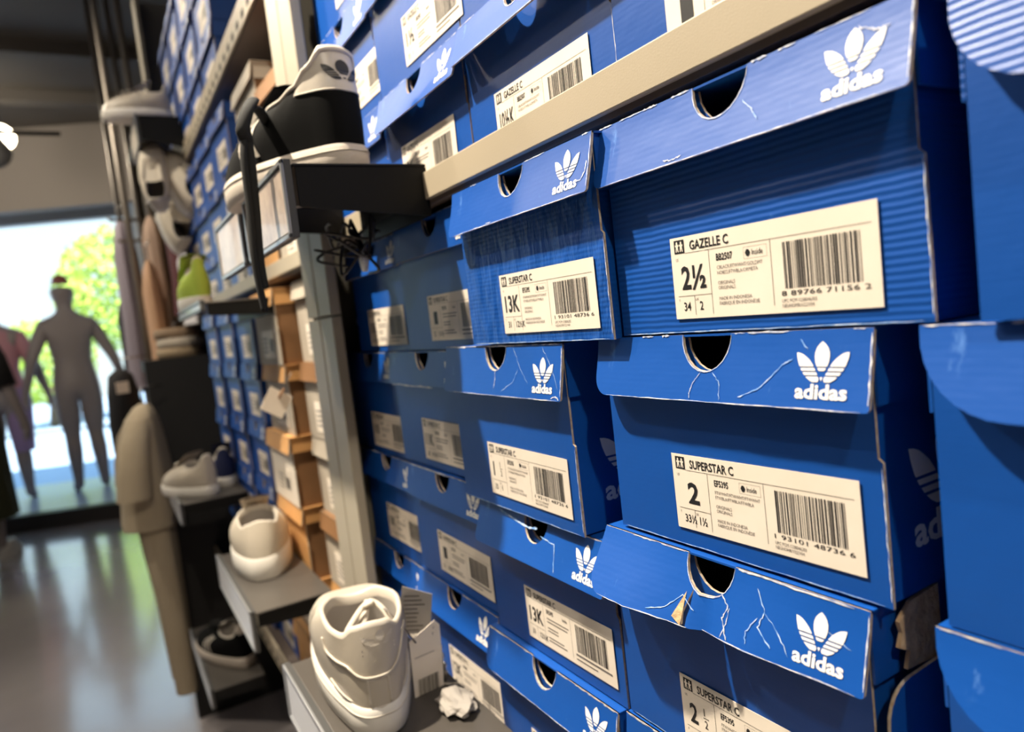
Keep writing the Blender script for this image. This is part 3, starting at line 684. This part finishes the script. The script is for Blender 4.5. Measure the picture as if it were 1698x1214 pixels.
# upper bay: orange boxes standing high, blue boxes behind
GO = 'orange and brown boxes on the shelf above eye height'
for k, (yc, zb, h, f) in enumerate(((1.13, 1.2965, .15, GREYC), (1.13, 1.4475, .15, BROWN), (1.345, 1.2965, .13, ORANGE), (1.345, 1.4275, .13, ORANGE), (1.345, 1.5585, .10, GREYC))):
    plain_box(('tan box above eye height right of the black lace', 'dark brown box stacked above the tan box beside the post', 'orange box low on the far shelf behind the black shoe', 'orange box on top of the low orange box, upper left', 'grey box topmost above the two orange boxes')[k],
              .285, yc, zb, .19, h, f, BROWN, f, k in (0, 3), group=GO, yaw=.05*(k % 2))
GU2 = 'blue shoe boxes on the far shelf above eye height'
for c_ in range(4):
    for i in range(3):
        shoe_box('far blue shoe box with white label above the far rail, column %s, %s' % (('one', 'two', 'three', 'four')[c_], ('bottom', 'middle', 'top')[i]), .282, 1.59+.215*c_+.02*i, 1.2965+i*.128, .127, group=GU2, plain_label=True, wear=0, D=.26, logo=True, yaw=.03)
GU3 = 'blue shoe boxes on the highest shelf at the upper left'
for c_ in range(4):
    for i in range(3):
        shoe_box('blue shoe box with white label on the highest shelf, %s column, %s' % (('nearest', 'second', 'third', 'farthest')[c_], ('bottom', 'middle', 'top')[i]), .284, 1.64+.235*c_, 1.7175+i*.128, .127, W=.20, group=GU3, plain_label=True, wear=0, D=.26)
GB3 = 'tan shoe boxes in the bay beyond the second post'
for c_ in range(3):
    for i in range(5):
        plain_box('distant tan shoe box beyond the second post, %s column, %s from the bottom' % (colnm[c_], pos[i]), .284, 2.95+.24*c_, .75+i*.107, .20, .106, (GREYC, BROWN, ORANGE, GREYC, PAPER)[(i+c_) % 5], BROWN, (ORANGE, GREYC)[(i+c_) % 2], i % 2 == 0, group=GB3)
m = MB(); m.box((.28, 2.803, .72), (.60, 3.99, .749), RAIL); tag(m.build('shelf'), 'distant beige shelf carrying the tan boxes beyond the second post', 'shelf')

# ------------------------------------------------------------------ small display shelves with price holders
def display_shelf(label, X0, X1, Y0, Y1, z, th=.035, ph=.060, light_card=False, plate=True, drop=0.0):
    t = thing('display_shelf', label, 'display shelf', (X0, Y0, z), group='small shoe display shelves')
    W = X1-X0; L = Y1-Y0
    m = MB(); m.box((0, 0, -.003), (W, L, 0), mat('shelf_top', (.07, .062, .055), .35) if light_card else BLACK); m.build('shelf_top', t, bevel=.0012)
    m = MB()
    m.add([(0.0025, .001, -.003), (W, .001, -.003), (W, .001, -th), (.02, .001, -th*.8), (0.0025, .001, -th*.75), (0.0025, .003, -.003), (W, .003, -.003), (W, .003, -th), (.02, .003, -th*.8), (0.0025, .003, -th*.75)],
          [(0,1,2,3,4), (9,8,7,6,5), (0,5,6,1), (1,6,7,2), (2,7,8,3), (3,8,9,4), (4,9,5,0)], BLACK)
    m.build('side_bracket', t)
    m = MB(); m.box((W-.004, .003, -th), (W, L-.001, -.003), BLACK); m.build('wall_bracket', t)
    if plate:
        a, b = -ph, .0035
        m = MB(); m.box((-.007, 0, a+drop), (-.001, L, b), mat('frame_back', (.05, .05, .05), .5))
        for q in ((0, .005), (L-.005, L)): m.box((-.0095, q[0], a+drop), (-.007, q[1], b), FRAME)
        m.box((-.0095, 0, a+drop), (-.007, L, a+drop+.004), FRAME); m.box((-.0095, 0, b-.004), (-.007, L, b), FRAME)
        fr = m.build('price_frame', t, bevel=.0006)
        m = MB(); m.box((-.0078, .007, a+drop+.006), (-.0071, L-.007, b-.006), CARDW if light_card else CARD); m.build('price_card', fr)
    return t
display_shelf('black display shelf carrying the black and white shoe', .160, .283, .607, .795, 1.3345, .048, .062)
display_shelf('black display shelf just beyond the black shoe, light-framed price holder', .165, .278, .850, 1.030, 1.3420, .036, .066, drop=0)
display_shelf('small shelf with pale price holder under the yellow-green shoe', .160, .270, 1.26, 1.62, 1.262, .03, .014, True)
display_shelf('grey-topped display shelf under the near white leather shoe', .134, .262, .500, .800, .8280, .03, .058, True)
display_shelf('grey-topped display shelf under the cream shoe at mid distance', .146, .262, 1.10, 1.46, .7850, .03, .060, True)
display_shelf('black box-like shelf at the upper left holding white shoes', .175, .284, 2.16, 2.42, 1.8300, .085, .075)
display_shelf('dark shelf beside the black panel with a pale bar at its front', .117, .262, 1.80, 2.12, .8300, .03, .05, True)
display_shelf('low shelf against the black panel carrying a dark shoe', .110, .215, 1.62, 2.02, .4550, .03, .04, True)

# ------------------------------------------------------------------ shoes
def shoe_shape(L, hw, zs, hz, dip, tz, t0=.035, t1=.46, ow=.66, rim=None):
    rim = rim or [(0, hz), (.35, hz-.004), (.8, dip+.004), (1.3, dip), (2.0, dip), (2.7, tz-.004), (3.15, tz)]
    """returns surf(theta, v, off) and rim/sole outlines; theta 0 = heel, pi = toe"""
    def S(th):
        t = .5-.5*math.cos(th); s = 1 if math.sin(th) >= 0 else -1
        w_ = hw*(4*t*(1-t)+1e-9)**.36*(.80+.20*math.sin(PI*min(1, max(0, (t-.12)))))
        return Vector((s*w_ if abs(math.sin(th)) > 1e-6 else 0, L*t, zs))
    def O(th):
        q = .5-.5*math.cos(th); s = math.sin(th)
        y = L*(t0+(t1-t0)*q); x = hw*ow*(1 if s >= 0 else -1)*abs(s)**.75
        a = abs(((th+PI) % (2*PI))-PI)          # 0 at heel .. pi at front
        for (a0, z0_), (a1, z1_) in zip(rim, rim[1:]):
            if a <= a1: u = (a-a0)/(a1-a0); u = u*u*(3-2*u); z = z0_+(z1_-z0_)*u; break
        else: z = rim[-1][1]
        return Vector((x, y, z))
    def surf(th, v, off=0.0):
        def P(th, v):
            s, o = S(th), O(th); a = abs(((th+PI) % (2*PI))-PI)/PI
            A = v**(2.0-.75*a); B = v**(.95-.38*a)
            p = Vector((s.x*(1-A)+o.x*A, s.y*(1-A)+o.y*A, s.z+(o.z-s.z)*B))
            bl = math.sin(PI*v)*.004; p.x += bl*(1 if math.sin(th) > 0 else -1)*abs(math.sin(th)); return p
        p = P(th, v)
        if off:
            e = .01; n = (P(th+e, v)-P(th-e, v)).cross(P(th, min(1, v+e))-P(th, max(0, v-e)))
            if n.length > 1e-12: n.normalize()
            p = p+n*off
        return p
    return S, O, surf

def shoe(label, loc, rot, L=.25, hw=.042, style='white', group=None, zs=.022, hz=.098, dip=.068, tz=.082, lod=1, rim=None, ow=.66, t1=.46, tongue=True, laces=True, tilt=(0, 0)):
    t = thing('sneaker', label, 'shoe', loc, (tilt[0], tilt[1], rot), group)
    S, O, surf = shoe_shape(L, hw, zs, hz, dip, tz, rim=rim, ow=ow, t1=t1)
    N, M_ = (120, 48 if style == 'black' else 30) if lod else (36, 8)
    th = [2*PI*i/N for i in range(N)]
    if style == 'black': up, trim, sol, lac = SUEDE, SHOEW2, SOLE, LACEB
    elif style == 'navy': up, trim, sol, lac = mat('navy_suede', (.01, .015, .06), .9), SHOEW2, SOLEW, LACE
    elif style == 'volt': up, trim, sol, lac = mat('volt_mesh', (.45, .60, .08), .7), mat('volt_mesh', (.4, .6, .1)), SOLEW, LACE
    elif style == 'cream': up, trim, sol, lac = mat('cream_mesh', (.60, .53, .43), .7, bump=(600, .4, .0006)), SHOEW2, SOLEW, LACE
    else: up, trim, sol, lac = SHOEW, SHOEW2, SOLEW, LACE
    m = MB()
    for j in range(M_):
        for i in range(N):
            a = abs(((th[i]+PI/N+PI) % (2*PI))-PI); v = (j+.5)/M_
            mm = up
            if style == 'black' and a < 1.0 and surf(th[i], v).z > .0765: mm = trim
            p = [surf(th[i], j/M_), surf(th[(i+1) % N], j/M_), surf(th[(i+1) % N], (j+1)/M_), surf(th[i], (j+1)/M_)]
            m.add(p, [(0, 1, 2, 3)], mm, True)
    o = m.build('upper', t)
    bm = bmesh.new(); bm.from_mesh(o.data); bmesh.ops.remove_doubles(bm, verts=bm.verts[:], dist=1e-5); bm.to_mesh(o.data); bm.free()
    # collar roll and lining
    m = MB(); cen = Vector((0, sum(O(a).y for a in th)/N, 0))
    def inn(k, dz, a): q = O(a); return Vector((q.x*k, cen.y+(q.y-cen.y)*k, q.z+dz))
    rings = [[surf(a, 1.0) for a in th], [inn(.985, .0030, a) for a in th], [inn(.93, .0042, a) for a in th], [inn(.88, .0020, a) for a in th], [inn(.86, -.006, a) for a in th]]
    m.loft(rings, trim if style in ('black', 'white') else lac, False)
    m.build('collar', t)
    m = MB(); rings = [[inn(.86, -.006, a) for a in th]]
    for k in range(1, 6):
        f = k/5; rings.append([Vector((inn(.86+.06*f, 0, a).x, inn(.86+.10*f, 0, a).y, (O(a).z-.006)*(1-f)+(zs+.006)*f)) for a in th])
    m.loft(rings, LINING, False); m.add(rings[-1], [tuple(range(N))], LINDK); m.build('lining', t)
    # sole
    m = MB()
    def so(k, z): return [Vector((S(a).x*k+(.001 if S(a).x > 0 else -.001), L/2+(S(a).y-L/2)*(1+(k-1)*.5), z)) for a in th]
    m.loft([so(.97, 0), so(1.03, .003), so(1.045, zs*.6), so(1.04, zs), so(1.0, zs+.003)], sol, True)
    if lod: m.tube([Vector((p.x*1.002, p.y, zs*.86)) for p in so(1.046, 0)], .0006, trim, 5, closed=True)
    m.build('sole', t)
    # tongue and laces
    m = MB(); rows = []
    y1 = O(PI).y; z1 = O(PI).z
    for k in range(8):
        f = k/7; y = y1+.045-.075*f; z = z1-.018+(.028 if style == 'black' else .040)*f
        rows.append([Vector((x*(.019+.006*f), y-.006*(1-x*x)-.002, z+.004*(1-x*x))) for x in (-1, -.6, -.2, .2, .6, 1)])
    vs = [p for r in rows for p in r]+[p+Vector((0, .0035, -.002)) for r in rows for p in r]; nb = 48
    fs = [(i*6+j, i*6+j+1, (i+1)*6+j+1, (i+1)*6+j) for i in range(7) for j in range(5)]
    fs += [tuple(nb+q for q in f[::-1]) for f in fs]
    ed = [j for j in range(6)]+[i*6+5 for i in range(1, 8)]+[42+j for j in range(4, -1, -1)]+[i*6 for i in range(6, 0, -1)]
    fs += [(ed[i], ed[(i+1) % len(ed)], ed[(i+1) % len(ed)]+nb, ed[i]+nb) for i in range(len(ed))]
    m.add(vs, fs, up if style != 'black' else SUEDE, True)
    if tongue: m.build('tongue', t)
    m = MB()
    for k in range(5 if lod else 3):
        v = .92-.11*k; da = .20+.035*k
        m.tube([surf(PI-da+2*da*i/6, v, .003+.003*math.sin(PI*i/6)) for i in range(7)], .0028, lac, 6)
    if laces: m.build('laces', t)
    # stripes
    if style in ('black', 'white', 'navy'):
        sm_ = trim
        for s in (-1, 1):
            m = MB()
            for k in range(3):
                A0 = 1.42+.13*k; pts = []
                for i in range(9):
                    v = .10+.75*i/8; a0 = s*(A0+.42*i/8)
                    pts.append((surf(a0, v, .0008), surf(a0+s*.060, v, .0008)))
                vs = [q for p in pts for q in p]; fs = [(2*i, 2*i+1, 2*i+3, 2*i+2) for i in range(8)]
                m.add(vs, fs, sm_)
            m.build('side_stripes', t)
    return t, S, O, surf, dict(L=L, zs=zs, trim=trim, lac=lac)

# --- black and white shoe on the top shelf, heel towards the viewer
t, S, O, surf, inf = shoe('black suede sneaker with white heel tab standing on the black shelf', (.2310, .645, 1.3347), .30, L=.225, hw=.0445, style='black', zs=.024, rim=[(0, .1165), (.40, .1150), (.80, .100), (1.15, .086), (1.6, .079), (2.4, .080), (3.15, .090)], ow=.72, t1=.52)
m = MB()       # raised white heel tab with printed trefoil and the white collar edge
def hp(x, z, off=.0012):      # x metres around the heel, z height on the shoe
    v = .5
    th_ = -x/.040
    lo, hi = 0.0, 1.0
    for _ in range(18):
        v = (lo+hi)/2
        if surf(th_, v).z < z: lo = v
        else: hi = v
    return surf(th_, v, off)
P_ = lambda x, z: hp(x, z)
vs, fs = TREF
m.add([hp(a*.034, .086+b*.024, .0009) for a, b in vs], fs, INK); m.build('heel_logo', t)
m = MB(); m.tube([hp(x/1000.0, .0768, .0002) for x in range(-38, 39, 2)], .0008, SHOEW2, 6); m.tube([surf(a, .985, .0008) for a in [-2.2+4.4*i/40 for i in range(41)]], .0022, SHOEW2, 8); m.build('collar_edge', t)
def to_local(mb, t):
    from mathutils import Euler
    M_ = (Matrix.Translation(t.location) @ Euler(t.rotation_euler).to_matrix().to_4x4()).inverted()
    mb.v = [tuple(M_ @ Vector(p)) for p in mb.v]; return mb
def spline(pts, n=8):
    P = [Vector(p) for p in pts]; out = []
    for i in range(len(P)-1):
        a, b, c, d = P[max(i-1, 0)], P[i], P[i+1], P[min(i+2, len(P)-1)]
        for k in range(n):
            u = k/n; out.append(.5*((2*b)+(c-a)*u+(2*a-5*b+4*c-d)*u*u+(3*b-a-3*c+d)*u**3))
    out.append(P[-1]); return out
m = MB()
m.tube(spline([(.172, .72, 1.398), (.158, .69, 1.402), (.147, .672, 1.398), (.1385, .664, 1.385), (.1385, .664, 1.35), (.1365, .664, 1.305), (.1340, .664, 1.262), (.1345, .664, 1.236)]), .0055, LACEB, 8, .55)
m.tube(spline([(.152, .68, 1.408), (.142, .664, 1.394), (.1345, .660, 1.376), (.1385, .664, 1.366)]), .0062, LACEB, 8, .6)
m.tube(spline([(.146, .668, 1.396), (.1340, .662, 1.36), (.1320, .662, 1.31), (.1300, .662, 1.26), (.1330, .664, 1.215)]), .0042, LACEB, 8, .6)
to_local(m, t).build('hanging_lace', t)

# --- security cable tangled below that shelf
m = MB(); r_ = random.Random(3)
for k in range(5):
    c = Vector((.238+r_.uniform(-.02, .02), .70+r_.uniform(-.02, .03), 1.275+r_.uniform(-.012, .016)))
    m.tube(spline([c+Vector((r_.uniform(-.022, .022), r_.uniform(-.03, .03), r_.uniform(-.022, .022))) for _ in range(6)]), .0016, mat('dark_cable', (.05, .045, .04), .4), 6)
m.tube(spline([(.235, .70, 1.299), (.240, .70, 1.285), (.243, .700, 1.268)]), .0022, BLACK, 6)
o = thing('security_cable', 'tangled dark security cable with a white tip under the black shoe shelf', 'cable', (0, 0, 0)); m.build('cable', o)
m = MB(); m.tube([(.243, .700, 1.268), (.2445, .700, 1.258), (.244, .700, 1.247)], [.004, .0052, .003], WHITE, 10); m.build('tip', o)

# --- near white leather shoe, seen into its collar from the heel side
t, S, O, surf, inf = shoe('near white leather sneaker on the grey shelf, laces tucked into its open collar', (.1700, .592, .8283), -.17, L=.27, hw=.0455, style='white', zs=.026, rim=[(0, .0975), (.30, .0960), (.62, .089), (1.0, .090), (1.5, .094), (2.4, .090), (3.15, .083)], laces=False, ow=.84, t1=.50, tongue=False)
m = MB()
def seam(pts, r=.0007, mt=SHOEW2): m.tube(spline([surf(a, v, .0006) for a, v in pts], 5), r, mt, 6)
seam([(-1.15, .80), (-1.0, .62), (-.75, .58), (-.50, .56), (-.32, .44), (-.12, .40), (.12, .40), (.35, .46), (.55, .62), (.75, .80), (.95, .88)], .0012)
seam([(-1.18, .77), (-1.02, .59), (-.76, .55), (-.52, .53), (-.33, .41), (-.12, .37), (.12, .37), (.36, .43), (.57, .59), (.77, .77), (.97, .85)], .0005)
for a in (-.13, .13): seam([(a, .38), (a, .05)], .0006)
for a in (-.15, .15): seam([(a, .38), (a, .05)], .0004)
seam([(-1.0, .12), (-.6, .06), (0, .03), (.6, .06), (1.0, .16), (1.3, .24)], .0009)
m.build('stitching', t)
m = MB()
def hp2(x, z, off):
    a = x/.036; lo, hi = 0.0, 1.0
    for _ in range(16):
        v = (lo+hi)/2
        if surf(a, v).z < z: lo = v
        else: hi = v
    return surf(a, v, off)
vs, fs = TREF; m.add([hp2(a*.020+.004, .0815+b*.016, .0006) for a, b in vs], fs, SHOEW2)
for k in range(2): m.add([hp2(x+.004, z, .0006) for x, z in ((-.010, .078-k*.0035), (.010, .078-k*.0035), (.010, .0798-k*.0035), (-.010, .0798-k*.0035))], [(0,1,2,3)], SHOEW2)
m.build('embossed_logo', t)
m = MB()
for pts, r in (([(-.022, .035, .060), (-.020, .045, .078), (-.008, .060, .088), (.006, .075, .094), (.014, .070, .095), (.022, .055, .086), (.024, .042, .066)], .0030),
               ([(-.019, .034, .058), (-.014, .050, .072), (.0, .060, .082), (.008, .078, .096)], .0030),
               ([(-.022, .036, .060), (-.010, .040, .062), (-.014, .055, .078), (.004, .066, .090)], .0028),
               ([(.004, .070, .094), (.010, .066, .097), (.008, .078, .094), (.002, .076, .090), (.004, .068, .094)], .0036),
               ([(-.018, .030, .052), (-.012, .034, .058), (-.018, .040, .060)], .0030)):
    m.tube(spline(pts), r, LACE, 8, .65)
m.build('tucked_laces', t)
# --- tags hanging beside it
tt = thing('price_tag', 'cream cardboard tag with barcode hanging right of the near white shoe', 'tag', (.2150, .628, .897), (.10, 0, .10))
m = MB(); W_, H_ = .034, .086
m.add([(0, 0, -.010), (W_*.85, 0, .002), (W_, 0, -.004), (W_*1.02, 0, -.045), (W_*.98, 0, -H_), (.002, 0, -H_-.004), (0, .0006, -.010), (W_*.85, .0006, .002), (W_, .0006, -.004), (W_*1.02, .0006, -.045), (W_*.98, .0006, -H_), (.002, .0006, -H_-.004)],
      [(5,4,3,2,1,0), (6,7,8,9,10,11)]+[(i, (i+1) % 6, (i+1) % 6+6, i+6) for i in range(6)], PAPER)
def q4(x0, z0, x1, z1, mt): m.add([(x0, -.0004, z0), (x1, -.0004, z0), (x1, -.0004, z1), (x0, -.0004, z1)], [(0,1,2,3)], mt)
rr = random.Random(8); x = .006
while x < .029: w_ = rr.choice((.0004, .0008, .0012)); q4(x, -.071, x+w_, -.052, INK); x += w_+rr.choice((.0005, .0008))
q4(.004, -.029, .026, -.0285, GREYINK)
for x, z in ((.010, -.079), (.022, -.078), (.010, -.084), (.022, -.083), (.026, -.006), (.025, -.012)): put_text(m, '0', x, z, .003, GREYINK, lambda a, b: (a, -.0004, b))
m.build('card', tt)
m = MB(); m.tube(spline([(.006, -.002, -.012), (-.004, .0, .006), (-.012, .010, .020), (-.014, .02, .022)]), .0008, GREYINK, 5); m.build('string', tt)
tt = thing('price_tag', 'grey printed tag leaning behind the cream tag by the white shoe', 'tag', (.219, .655, .928), (.25, .15, -.35))
m = MB(); m.add([(0, 0, -.05), (.034, 0, -.05), (.034, 0, -.004), (.004, 0, .006), (0, .0006, -.05), (.034, .0006, -.05), (.034, .0006, -.004), (.004, .0006, .006)], [(0,1,2,3), (7,6,5,4), (0,4,5,1), (1,5,6,2), (2,6,7,3), (3,7,4,0)], mat('grey_tag', (.42, .39, .35), .6))
for i in range(9): q4(.006, -.046+i*.005, .006+.022*(.6+.4*rr.random()), -.0445+i*.005, GREYINK)
m.build('card', tt)
# --- metal security coil and crumpled paper right of the tag
m = MB(); m.tube([(.251+.0085*math.cos(a)*(1-.02*a), .655+.0085*math.sin(a)*.6, .8300+.0016*a) for a in [i*PI/8 for i in range(64)]], .0016, CHROME, 8)
m.tube([(.251, .650, .8285), (.251, .650, .842)], .0055, mat('coil_core', (.10, .09, .08), .3), 12)
tag(m.build('security_coil'), 'small shiny metal security coil right of the cream tag', 'security coil')
def crumple(label, c, r, s, seed, mt, name='crumpled_paper', cat='paper'):
    bm = bmesh.new(); bmesh.ops.create_icosphere(bm, subdivisions=3, radius=1)
    for v in bm.verts:
        n_ = noise.noise(v.co*1.7+Vector((seed, 0, 0)))*.5+noise.cell(v.co*2.2+Vector((seed, 3, 1)))*.12
        v.co = Vector((v.co.x*s[0], v.co.y*s[1], v.co.z*s[2]))*(1+n_)*r
    me = bpy.data.meshes.new(name); bm.to_mesh(me); bm.free(); me.materials.append(mt); o = bpy.data.objects.new(name, me); COL.objects.link(o); o.location = c
    return tag(o, label, cat)
crumple('crumpled grey paper lying on the shelf below the metal coil', (.240, .590, .8350), .015, (1.0, 1.6, .45), 4, mat('grey_paper', (.34, .31, .28), .7))

# --- other shoes
G_S = 'shoes displayed farther down the aisle'
shoe('cream running shoe seen from its heel on the mid-distance shelf', (.188, 1.235, .7853), -.15, L=.22, hw=.050, style='cream', zs=.036, rim=[(0, .098), (.4, .094), (.9, .088), (1.5, .098), (2.4, .104), (3.15, .108)], ow=.70, lod=0, group=G_S)
shoe('yellow-green sneaker on the small shelf left of the pale price holder', (.185, 1.47, 1.2623), .1, L=.14, hw=.028, style='volt', lod=0, group=G_S)
shoe('dark navy sneaker with tan sole beyond the light-framed price holder', (.215, .875, 1.3423), .1, L=.15, hw=.034, style='navy', lod=0, group=G_S, hz=.060, dip=.040, tz=.05, zs=.015)
shoe('white sneaker tipped toward the aisle on the black box-like shelf', (.268, 2.21, 1.8303), 1.45, L=.175, hw=.040, style='white', lod=0, group=G_S)
shoe('white and black sneaker on the dark shelf beside the black panel', (.190, 1.83, .8303), .45, L=.20, hw=.042, style='white', lod=0, group=G_S)
shoe('second white sneaker behind the first on the dark shelf', (.230, 1.90, .8303), -.1, L=.20, hw=.036, style='navy', lod=0, group=G_S)
shoe('black sneaker with pale sole on the low shelf against the black panel', (.195, 1.68, .4553), .35, L=.22, hw=.040, style='black', lod=0, group=G_S)
t_ = None
for k, (x, y, z, rx, rz, lb) in enumerate(((.270, 2.21, 1.56, 1.25, .4, 'cream sneaker hanging heel up below the black box-like shelf, right one'), (.205, 2.24, 1.58, 1.45, -.2, 'cream sneaker hanging below the black box-like shelf, left one'), (.245, 2.33, 1.47, 1.3, .2, 'cream sneaker hanging lowest of the cluster under the box-like shelf'))):
    shoe(lb, (x, y, z), rz, L=.20, hw=.040, style='cream', lod=0, group='hanging cream sneakers', tilt=(rx, 0))

# hanging tag on the brown boxes
m = MB(); m.box((-.020, 0, -.020), (.020, .0008, .020), PAPER); m.tube([(0, 0, .028), (0, 0, .055)], .0008, GREYINK, 5); m.tube([(0, -.001, .026), (0, -.001, .008)], .0018, BROWN, 5)
o = m.build('hanging_tag', loc=(.236, 1.19, 1.085)); o.rotation_euler = (0, .6, .1); tag(o, 'square cream tag hanging tilted in front of the orange-lidded boxes', 'tag')

# ------------------------------------------------------------------ black clothes panel and garments
m = MB(); m.box((.112, 2.46, 0), (.60, 2.50, 1.165), BLACKF); tag(m.build('black_display_panel'), 'tall black display panel standing behind the beige outfit', 'panel')
BEI = mat('beige_cloth', (.36, .29, .20), .95, bump=(70, .4, .004), vary=(8, .3, (.42, .35, .25)))
def cloth(name, parent, secs, m_, fold=.06, n=40, nf=5, ph=0.0, loc=None):
    mb = MB(); rings = []
    for k, (cx, cy, z, rx, ry) in enumerate(secs):
        rings.append([(cx+rx*math.cos(a)*(1+fold*math.sin(nf*a+ph+z*2)), cy+ry*math.sin(a)*(1+fold*.4*math.sin(nf*a+ph)), z) for a in [2*PI*i/n for i in range(n)]])
    mb.loft(rings, m_); return mb.build(name, parent, loc)
t = thing('beige_outfit', 'beige t-shirt over beige trousers hanging at the left of the black panel', 'clothing', (.066, 2.30, 0))
cloth('t_shirt', t, [(-.004, 0, .700, .082, .125), (-.002, 0, .80, .074, .120), (0, 0, .93, .062, .120), (.008, 0, 1.0, .045, .12), (.016, 0, 1.035, .025, .07), (.02, 0, 1.045, .012, .03)], BEI, .07)
m = MB()
for q in (-1, 1):
    m = MB(); m.loft([[(x+.034*math.cos(a)*k, y*q+.030*math.sin(a)*k, z) for a in [i*PI/8 for i in range(16)]] for x, y, z, k in ((.005, .09, 1.01, .8), (-.020, .125, .95, 1.1), (-.034, .14, .87, 1.25), (-.040, .145, .80, 1.3))], BEI); m.build('sleeve', t)
for q in (-1, 1): cloth('trouser_leg', t, [(.018, q*.055, .205, .030, .045), (.014, q*.055, .45, .036, .050), (.006, q*.050, .64, .044, .055), (.004, q*.045, .72, .046, .055)], BEI, .10, nf=4, ph=q)
m = MB(); m.tube([(.02, 0, 1.045), (.02, 0, 1.09), (.08, .06, 1.09)], .003, CHROME); m.build('hanger', t)
t = thing('black_t_shirt', 'black t-shirt hanging at the far side above the beige outfit', 'clothing', (.050, 2.95, 0))
cloth('shirt_body', t, [(0, 0, .845, .060, .14), (0, 0, .95, .060, .14), (0, 0, 1.05, .052, .14), (.0, 0, 1.12, .040, .10), (0, 0, 1.14, .016, .04)], BT, .05)
m = MB(); m.box((-.02, -.146, 1.06), (.02, -.142, 1.10), PAPER); m.build('size_tag', t); m = MB(); m.tube([(0, 0, 1.14), (0, .0, 1.18), (.1, .0, 1.18)], .003, CHROME); m.build('hanger', t)

# tall clothes rack between the aisle and the far shelves
t = thing('clothes_rack', 'tall chrome clothes rack reaching up to the ceiling at the upper left', 'clothes rack', (0, 0, 0))
for x, y in ((.158, 3.06), (.235, 3.06), (.235, 3.62), (.158, 3.62)):
    m = MB(); m.tube([(x, y, 0), (x, y, 2.84)], .012, RACK, 10); m.build('upright', t)
for z_, y in ((2.05, 2.9), (1.45, 2.9)):
    m = MB(); m.tube([(.235, 3.06, z_), (.235, 3.62, z_)], .009, RACK, 8); m.build('cross_bar', t)
for k, (z_, x0) in enumerate(((1.70, .10), (1.62, .12))):
    m = MB(); m.tube([(.235, 3.06, z_), (x0, 3.06, z_), (x0-.004, 3.06, z_+.012)], .006, RACK, 8); m.build('hook_arm', t)
CLO = [('long peach garment hanging vertically left of the tan garments', (.183, 2.72), 1.50, .98, .030, .09, (.74, .44, .26)),
       ('grey-lilac garment draped along the window edge, long and narrow', (.145, 3.32), 1.74, 1.05, .045, .12, (.34, .29, .34)),
       ('dark maroon garment hanging among the tan clothes', (.250, 2.50), 1.60, 1.30, .022, .10, (.09, .008, .012)),
       ('light tan garment hanging left of the maroon one', (.222, 2.90), 1.68, 1.24, .036, .12, (.50, .34, .25)),
       ('white garment hanging against the far blue boxes', (.255, 2.36), 1.50, 1.26, .018, .10, (.66, .64, .66)),
       ('taupe garment hanging below the tan one beside the yellow-green shoe', (.225, 2.66), 1.22, 1.17, .03, .12, (.30, .22, .18)),
       ('dark blue-black garment hanging at the window edge', (.130, 3.66), 1.45, 1.02, .040, .12, (.035, .03, .04))]
for k, (lb, (x, y), zt, zb_, rx, ry, c) in enumerate(CLO):
    t = thing('hanging_garment', lb, 'clothing', (x, y, 0), group='clothes hanging on the tall chrome rack')
    mt = mat('cloth_%d' % k, c, .9, bump=(60, .4, .004)); h = zt-zb_
    cloth('cloth', t, [(0, 0, zb_, rx*1.15, ry*1.1), (.004, 0, zb_+h*.4, rx, ry), (0, 0, zb_+h*.8, rx*.9, ry), (0, 0, zt-.03, rx*.6, ry*.7), (0, 0, zt, rx*.25, ry*.25)], mt, .16, nf=6, ph=k)
    m = MB(); m.tube([(0, 0, zt), (0, 0, zt+.05), (.012, 0, zt+.07)], .003, CHROME); m.build('hanger', t)
# low folded goods on a table beyond the panel
GF = 'folded goods on the far shelf'
for k, (x, y, z_, c, lb) in enumerate(((.235, 2.62, 1.165, (.44, .33, .21), 'folded tan garment lying lowest on the black panel top'), (.240, 2.62, 1.197, (.62, .54, .44), 'folded cream garment in the middle of the pile on the black panel'), (.235, 2.63, 1.229, (.36, .25, .16), 'folded brown garment topmost of the pile on the black panel'))):
    bm = MB(); bm.loft([ell(0, 0, q, .075*s, .13*s, 28) for q, s in ((0, .94), (.006, 1), (.026, 1), (.031, .93))], mat('fold_%d' % k, c, .9)); o = bm.build('folded_garment', loc=(x, y, z_)); tag(o, lb, 'clothing', GF)
m = MB(); m.box((.112, 2.501, 1.13), (.60, 2.699, 1.164), BLACKF); tag(m.build('panel_top_shelf'), 'black shelf on top of the tall black panel carrying folded clothes', 'shelf')
